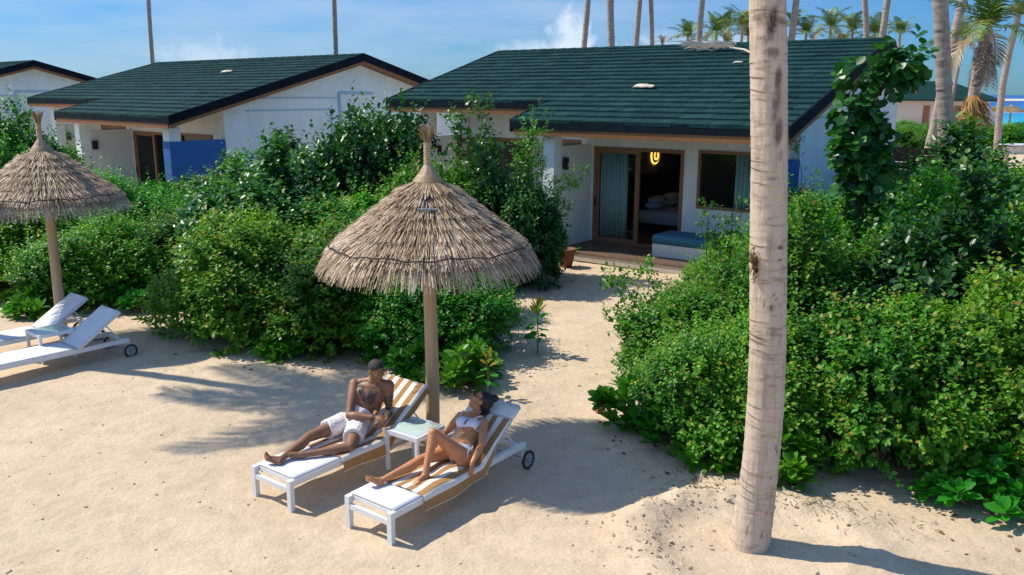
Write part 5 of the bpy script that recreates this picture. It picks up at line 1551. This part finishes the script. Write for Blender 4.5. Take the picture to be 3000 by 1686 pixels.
def make_woman():
    T_ = lambda *p: lp(LA, p)
    pel = T_(.365, 1.215, .405); waist = T_(.335, 1.345, .485); chest = T_(.30, 1.475, .585); neckb = T_(.275, 1.575, .665)
    shR = T_(.125, 1.535, .640); shL = T_(.435, 1.545, .635)
    lat = nrm(shL - shR); up = nrm(neckb - pel); fr = nrm(np.cross(up, lat)); fr = fr if fr[2] > 0 else -fr
    A = np.array([lat, fr, np.cross(lat, fr)])
    mb_ = MB()
    mb_.ball(pel, .162, .105, .115, A=A); mb_.ball(along(pel, waist, .55), .142, .092, .10, A=A); mb_.ball(waist, .118, .082, .12, A=A); mb_.ball(along(waist, chest, .5), .124, .084, .11, A=A)
    mb_.ball(chest, .135, .092, .12, A=A); mb_.ball(along(chest, neckb, .6), .130, .068, .07, A=A)
    for s_, sh in ((-1, shR), (1, shL)):
        mb_.ball(chest + lat * s_ * .068 + fr * .070 - up * .012, .060, .052, .058, A=A)
        mb_.ball(sh, .050, .048, .050, A=A)
        mb_.caps(sh - lat * s_ * .02 + up * .01, .034, neckb + up * .015, .040)
    hc = T_(.258, 1.712, .782)
    Fw = nrm(-LX * .74 - LY * .22 + np.array([0, 0, .60])); Up = nrm(LX * .36 + LY * .58 + np.array([0, 0, .66]))
    q, HA = head_parts(mb_, hc, Fw, Up, 1.08, True)
    mb_.caps(neckb - up * .02, .047, q(0, -.015, -.055), .044)
    elL = T_(.575, 1.33, .50); wrL = T_(.625, 1.125, .395); elR = T_(.005, 1.41, .455); wrR = T_(.12, 1.21, .47)
    arm(mb_, shL, elL, wrL, .95, 1.0); arm(mb_, shR, elR, wrR, .93, 1.0)
    hand(mb_, wrL, nrm(-LY * .35 + LX * .12 + np.array([0, 0, -.9])), nrm(-LX * .9 + np.array([0, 0, .1])), 1, .95, .25)
    hand(mb_, wrR, nrm(-LY * .6 + LX * .7 + np.array([0, 0, -.05])), np.array([0, 0, -1.0]), -1, .95, .25)
    hipL = T_(.455, 1.16, .415); hipR = T_(.275, 1.235, .405)
    kL = T_(.325, .885, .715); aL = T_(.40, .675, .365)
    kR = T_(.215, .79, .425); aR = T_(.125, .355, .345)
    leg(mb_, hipL, kL, aL, .95, 1.0, nrm(LY + np.array([0, 0, -.2]))); leg(mb_, hipR, kR, aR, .95, 1.0)
    mb_.ball(hipL + (hipL - kL) * .08 + np.array([0, 0, -.012]), .098, .105, .095, A=A); mb_.ball(hipR + np.array([0, 0, -.01]), .10, .10, .09, A=A)
    foot(mb_, aL, T_(.405, .705, .345), T_(.395, .575, .335), T_(.39, .50, .328), -1, .93)
    foot(mb_, aR, T_(.135, .325, .335), T_(.075, .265, .385), T_(.045, .225, .405), -1, .93, LY)
    me = remeshed(mb_, .006, 5); V = verts_of(me)
    me.attributes.new('tint', 'FLOAT', 'POINT')
    body = link('person', me, M['skin_woman'])
    tag(body, 'tanned woman in a white bikini and dark sunglasses lying on a lounger, one knee raised', 'person')
    rel = V - chest; u = rel @ lat; w = rel @ up; f_ = rel @ fr
    cup = (f_ > .035) & (np.abs(u) < .135) & (w > -.066) & (w < .062 - .25 * np.abs(np.abs(u) - .065)) & ~((np.abs(u) < .012) & (w < .03) & (w > -.035))
    band = (w > -.064) & (w < -.045) & (np.abs(u) < .17) & (np.abs(f_) < .2)
    offset_patch(me, cup | band, .004, 'bikini_top', M['bikini'], body)
    rel = V - pel; u = rel @ lat; w = rel @ up; f_ = rel @ fr
    low = (w > -.17) & (w < .055 + .10 * np.abs(u)) & (w > -.12 + .95 * np.abs(u)) & (f_ > -.02) & (np.linalg.norm(rel, axis=1) < .19)
    bck = (f_ <= -.02) & (w > -.11) & (w < .06) & (np.abs(u) < .14)
    dl = np.linalg.norm(V - along(hipL, kL, .35), axis=1) > .09
    bo = offset_patch(me, (low | bck) & dl, .004, 'bikini_bottom', M['bikini'], body)
    t = MB(); sd = pel + lat * .150 + fr * .055 + up * .045
    for k, (dx, dz, ln) in enumerate(((.05, .03, 1), (-.045, .035, 1), (.03, -.10, 0), (-.01, -.12, 0))):
        e = sd + lat * dx * .8 + fr * .02 + up * dz
        if ln: t.tube([sd, along(sd, e, .6) + up * .03, e, along(sd, e, .6) - up * .015, sd], .0055, 6)
        else: t.tube([sd, along(sd, e, .5) + fr * .015, e], .0050, 6)
    t.build('tie', M['bikini'], bo)
    st = MB()
    for s_, sh in ((-1, shR), (1, shL)):
        c0 = chest + lat * s_ * .09 + fr * .108 + up * .045; c1 = sh - lat * s_ * .035 + fr * .046 + up * .035; c2 = sh - lat * s_ * .03 - fr * .045 + up * .02
        st.tube([c0, along(c0, c1, .5) + fr * .012, c1 + up * .012, along(c1, c2, .5) + up * .028, c2], .007, 6)
    st.build('strap', M['bikini'], body)
    n = MB(); a = np.linspace(-1.9, 1.9, 15); n.tube([neckb + lat * .058 * math.sin(t) + fr * (.022 + .045 * math.cos(t)) - up * (.035 * math.cos(t)) + up * .03 for t in a], .003, 5); n.build('necklace', M['gold'], body)
    h = MB(); h.ball(q(0, -.017, .031), .0885, .1075, .0985, 24, 16, HA); h.ball(q(0, -.070, .0), .062, .050, .070, 16, 12, HA)
    h.ball(q(.0, -.080, .115), .044, .044, .040, 16, 12, HA); h.caps(q(0, -.05, .09), .035, q(0, -.075, .11), .036)
    h.caps(q(.03, -.11, -.03), .030, q(.02, -.085, -.09), .016)
    hm = remeshed(h, .007, 3); HV = verts_of(hm); HN = normals_of(hm)
    wv = .004 * vnoise(HV[:, 0] * 90, HV[:, 1] * 90 + HV[:, 2] * 40, 5); hm.vertices.foreach_set('co', (HV + HN * wv[:, None]).astype(np.float32).ravel())
    rel = (HV - np.asarray(hc)) @ HA.T
    bad = (rel[:, 1] > .018) & (rel[:, 2] < .074) & (rel[:, 2] < .045 + rel[:, 1] * .5) | (rel[:, 1] > -.012) & (rel[:, 2] < .02)
    import bmesh
    bm = bmesh.new(); bm.from_mesh(hm); bm.verts.ensure_lookup_table()
    bmesh.ops.delete(bm, geom=[bm.verts[i] for i in np.nonzero(bad)[0]], context='VERTS'); bm.to_mesh(hm); bm.free()
    link('hair', hm, M['hair'], body)
    g = MB()
    for sx in (-1, 1):
        g.ball(q(sx * .036, .090, .010), .031, .008, .022, 14, 10, HA); g.tube([q(sx * .062, .086, .016), q(sx * .078, .03, .018), q(sx * .080, -.02, .008)], .0045, 6)
    g.tube([q(-.012, .098, .016), q(.012, .098, .016)], .004, 6); g.build('sunglasses', M['lens'], body)
    return body
make_man(); make_woman()

# ------------------------------------------------------------------ odds and ends
# dry frond and husk lying on the central roof
def roof_pt(x, y, h=0): return VM @ Vector((x, y, zroof(y) + .05 + h))
rng = np.random.default_rng(4)
root = empty('dry_palm_frond', 'dry grey palm frond lying on the central roof beside the big trunk', 'palm frond', Matrix.Identity(4))
p = MB(); a = np.array(roof_pt(2.95, 3.35, .03)); b_ = np.array(roof_pt(1.75, 4.15, .10)); c_ = np.array(roof_pt(.35, 4.45, .05))
p.tube([a, along(a, b_, .5) + [0, 0, .06], b_, along(b_, c_, .5) + [0, 0, .03], c_], [.035, .03, .02, .014, .006], 7, True, .8); p.build('midrib', M['dry'], root)
p = MB()
for k in range(170):
    t = rng.random(); o_ = along(b_, c_, t * 1.0 - .12) + rng.normal(0, .03, 3); o_[2] += .03
    e = o_ + nrm(c_ - b_) * rng.uniform(.1, .5) + LY * rng.normal(-.12, .32) + np.array([0, 0, rng.uniform(-.06, .14)])
    m_ = along(o_, e, .5) + [0, 0, .05]; w = np.array([0, 0, 1.0]) * .013
    p.add([o_ - w, o_ + w, m_ + w, m_ - w, e + w * .3, e - w * .3], [(0, 1, 2, 3), (3, 2, 4, 5)], float(rng.uniform(.8, 1)))
p.build('leaflets', M['dry'], root)['kind'] = 'stuff'
def husk(label, m, s=1.0):
    p = MB(); n = 12; V = []; T = []
    for i in range(n):
        t = i / (n - 1)
        for j in range(6):
            u = j / 5 - .5; w = .20 * math.sin(PI * (.15 + .75 * t)) ** .8
            V.append(((t - .5) * .62 * s, u * w * s + .03 * math.sin(t * 5), (.075 * math.sin(PI * t) ** .5 * (1 - (2 * u) ** 2) * (1 - .6 * t) + .012 + .03 * math.sin(7 * t + 6 * u) ** 2 * t) * s)); T.append(.75 + .2 * math.sin(9 * t + 5 * u))
    F = [(i * 6 + j, i * 6 + j + 1, (i + 1) * 6 + j + 1, (i + 1) * 6 + j) for i in range(n - 1) for j in range(5)]
    p.add(V, F, np.array(T)); o = p.build('palm_husk', M['dry'], None, True); o.matrix_world = m; s_ = o.modifiers.new('s', 'SOLIDIFY'); s_.thickness = .015
    return tag(o, label, 'palm husk', 'palm debris on the roofs')
sl = Matrix.Rotation(math.atan(SL), 4, 'X')
husk('pale curved palm husk on the middle of the central roof', VM @ Matrix.Translation((1.0, .72, zroof(.72) + .05)) @ sl)
husk('small pale debris lying on the left-centre villa roof', VM2 @ Matrix.Translation((1.2, 2.95, zroof(2.95) + .05)) @ sl @ Matrix.Rotation(.2, 4, 'Z'), .9)
husk('dark small husk high on the central roof left of the big trunk', VM @ Matrix.Translation((2.55, 2.9, zroof(2.9) + .05)) @ sl @ Matrix.Rotation(.4, 4, 'Z'), .4)

# red block on the sand
b = MB(); b.box(-.05, .05, -.04, .04, -.02, .11); o = b.build('red_block', M['brick']); o.location = (1.13, 10.25, gz(1.13, 10.25)); o.rotation_euler = (0, 0, .5)
bv = o.modifiers.new('b', 'BEVEL'); bv.width = .01
tag(o, 'small reddish block on the sand at the edge of the right hedge', 'block')

# beach house by the sea
HM = frame(50.2, 104, -.1, R(-14))
root = empty('beach_house', 'cream beach house with brown doors and dark roof by the sea', 'house', Matrix.Identity(4))
w = MB(); w.box(-5, 6.4, 0, 6, 0, 3.5); w.build('wall', M['cream'], root)
w = MB(); w.add([(-6, -1, 3.5), (7.4, -1, 3.5), (7.4, 7, 3.5), (-6, 7, 3.5), (-3, 3, 5.7), (2.5, 3, 5.7), (-6, -1, 3.35), (7.4, -1, 3.35), (7.4, 7, 3.35), (-6, 7, 3.35)],
        [(0, 1, 5, 4), (1, 2, 5), (2, 3, 4, 5), (3, 0, 4), (0, 6, 7, 1), (1, 7, 8, 2), (2, 8, 9, 3), (3, 9, 6, 0), (9, 8, 7, 6)]); w.build('roof', M['tile'], root)
for x, ww in ((-.8, .75), (.9, .75), (4.3, .95), (2.6, .8)):
    w = MB(); w.box(x, x + ww, -.04, .02, .02, 2.8); w.build('door', M['doorbrown'], root)
root.matrix_world = HM
# white panels with a yellow sign beside it
root = empty('sign_panel', 'white panel with a yellow sign in front of the sea', 'sign', frame(57.6, 103, -.1, R(8)))
b = MB(); b.box(-.85, .95, 0, .08, 0, 2.75); b.build('panel', M['white'], root)
b = MB(); b.box(-.55, .5, -.03, -.003, 2.15, 2.62); b.build('sign_plate', M['yellow'], root)
# post by the far umbrella
b = MB(); b.tube([(0, 0, 0), (0, 0, 3.0)], .05, 8); b.tube([(0, 0, 3.0), (0, 0, 3.08)], .07, 8); o = b.build('white_post', M['white']); o.location = (67.2, 111, -.2); tag(o, 'thin white post right of the far beach umbrella', 'post')
# low wall with a board on it
b = MB(); b.box(-4.4, 6.5, 0, .35, 0, .50); b.box(-4.45, 6.55, -.05, .40, .5, .56); o = b.build('low_wall', M['cream']); o.matrix_world = frame(31.5, 59.5, -.06, R(-6)); tag(o, 'long low cream wall behind the right hedge', 'wall')
b = MB(); n = 14; pts = [(-2.2 + 4.4 * i / (n - 1), 0, .14 + .05 * (2 * i / (n - 1) - 1) ** 2) for i in range(n)]; b.tube(pts, [.02 + .13 * math.sin(PI * min(max(i / (n - 1), .02), .98)) ** .6 for i in range(n)], 12, True, .5, (2.4, .8))
o = b.build('paddleboard', M['board'], None, True); o.matrix_world = frame(35.9, 59.2, .47, R(-4)); tag(o, 'white paddleboard lying on the low cream wall at the right edge', 'paddleboard')
# brown board fence piece at the foot of the gable
for lab, x, y, ln, h_ in (('dark brown board screen behind the trunk of the heart-leaved tree', 9.6, 24.0, 2.6, 2.75), ('brown board screen between the villas, left of the central pillar', -2.9, 27.6, 1.6, 2.75)):
    root = empty('board_screen', lab, 'screen', frame(x, y, 0, YAW))
    b = MB()
    for k in range(int(h_ / .2)): b.box(0, ln, 0, .03, .02 + k * .2, .2 + k * .2)
    b.build('board_panel', M['boxwood'], root)
    for xx in (0, ln - .08): b = MB(); b.box(xx, xx + .08, .031, .1, -.1, h_); b.build('post', M['boxwood'], root)

# grass by the palm, debris on the sand
rng = np.random.default_rng(9); P = []; D = []; L = []; T = []
for cx, cy, n, sp in ((2.05, 8.15, 60, .16), (2.45, 8.0, 50, .14), (2.75, 7.75, 90, .16), (3.05, 7.7, 90, .18), (3.35, 7.55, 50, .15), (1.8, 8.5, 50, .15), (1.95, 7.95, 40, .15), (3.8, 7.3, 40, .15)):
    for k in range(n):
        x, y = cx + rng.normal(0, sp), cy + rng.normal(0, sp); P.append((x, y, gz(x, y) - .01)); a = rng.uniform(0, 6.28); D.append((math.cos(a) * .7, math.sin(a) * .7, rng.uniform(.3, 1))); L.append(rng.uniform(.03, .10)); T.append(rng.uniform(.1, .9))
L = np.array(L); v, F, t = leaves_mesh(np.array(P), np.array(D), np.tile([0, 0, 1.0], (len(P), 1)) + rng.normal(0, .3, (len(P), 3)), L, L * .028, np.array(T), .1, .35)
tag(link('grass', fast_mesh('grass', v, F, t), M['grass']), 'thin grass tufts around the foot of the big palm and hedge', 'grass', kind='stuff')
db_ = MB()
for k in range(420):
    x = rng.uniform(-6, 5); y = rng.uniform(5.2, 13)
    if k < 90: a = rng.uniform(1.2, 3.6); r_ = abs(rng.normal(.95, .3)); x, y = PALM_BASE[0] + r_ * math.cos(a), PALM_BASE[1] + r_ * math.sin(a)
    s = rng.uniform(.006, .016) * (1.2 if k < 90 else 1); th = rng.uniform(0, 6.28)
    db_.ball((x, y, gz(x, y) + s * .2), s * rng.uniform(.8, 1.6), s, s * .6, 6, 4, np.array([[math.cos(th), math.sin(th), 0], [-math.sin(th), math.cos(th), 0], [0, 0, 1]]))
cl = MB()
for k in range(420):
    a = rng.uniform(0, 6.28); r_ = abs(rng.normal(.98, .20)); x, y = PALM_BASE[0] + r_ * math.cos(a), PALM_BASE[1] + r_ * math.sin(a)
    if math.cos(a - 2.3) < .1 and rng.random() < .75: continue
    s = .007 + .022 * rng.random() ** 2.5; A_ = nrm(rng.normal(size=(3, 3)))
    cl.ball((x, y, gz(x, y) + s * .25), s * rng.uniform(.8, 1.5), s, s * .75, 7, 5, A_)
tag(cl.build('sand_clods', M['sand']), 'crumbled lumps of sand on the rim of the hollow around the palm', 'sand lumps', kind='stuff')
tag(db_.build('coral_debris', M['pebble']), 'small lumps of sand and coral scattered over the beach', 'debris', kind='stuff')

P = []; D = []; Nn = []; L = []; T = []
edge = [(-9.6, 15.7), (-8.0, 14.7), (-6.2, 15.0), (-5.3, 13.2), (-4.2, 12.4), (-2.9, 12.1), (-1.9, 11.6), (-.6, 10.7), (.2, 12.0), (.1, 15.2), (.6, 18.2), (1.6, 18.4), (2.7, 16.2), (2.2, 13.9), (1.5, 11.6), (1.3, 9.5), (1.9, 8.6), (3.0, 7.7), (4.0, 7.2), (5.0, 7.0)]
for k in range(170):
    i_ = rng.integers(0, len(edge) - 1); t_ = rng.random(); c = along(edge[i_], edge[i_ + 1], t_) + rng.normal(0, .33, 2)
    P.append((c[0], c[1], gz(*c) + .006)); a = rng.uniform(0, 6.28); D.append((math.cos(a), math.sin(a), rng.uniform(0, .12))); Nn.append((rng.normal(0, .15), rng.normal(0, .15), 1)); L.append(rng.uniform(.04, .09)); T.append(rng.uniform(.0, .75))
L = np.array(L); v, F, t = leaves_mesh(np.array(P), np.array(D), np.array(Nn), L, L * .5, np.array(T), .2, .1)
tag(link('fallen_leaves', fast_mesh('fallen_leaves', v, F, t), M['fibre']), 'dry brown leaves fallen on the sand along the hedges', 'fallen leaves', kind='stuff')
# plant in the pot
root = bpy.data.objects['flower_pot']; rng = np.random.default_rng(31)
Pn = []; Dn = []
for k in range(26): a = rng.uniform(0, 6.28); Pn.append((.08 * math.cos(a), .08 * math.sin(a), .36)); Dn.append((math.cos(a), math.sin(a), rng.uniform(.1, 1.2)))
v, F, t = leaves_mesh(np.array(Pn), np.array(Dn), np.tile([0, 0, 1.0], (26, 1)), rng.uniform(.14, .30, 26), .035, rng.uniform(.1, .6, 26), .1, .5)
link('plant', fast_mesh('plant', v, F, t), M['leaf'], root)
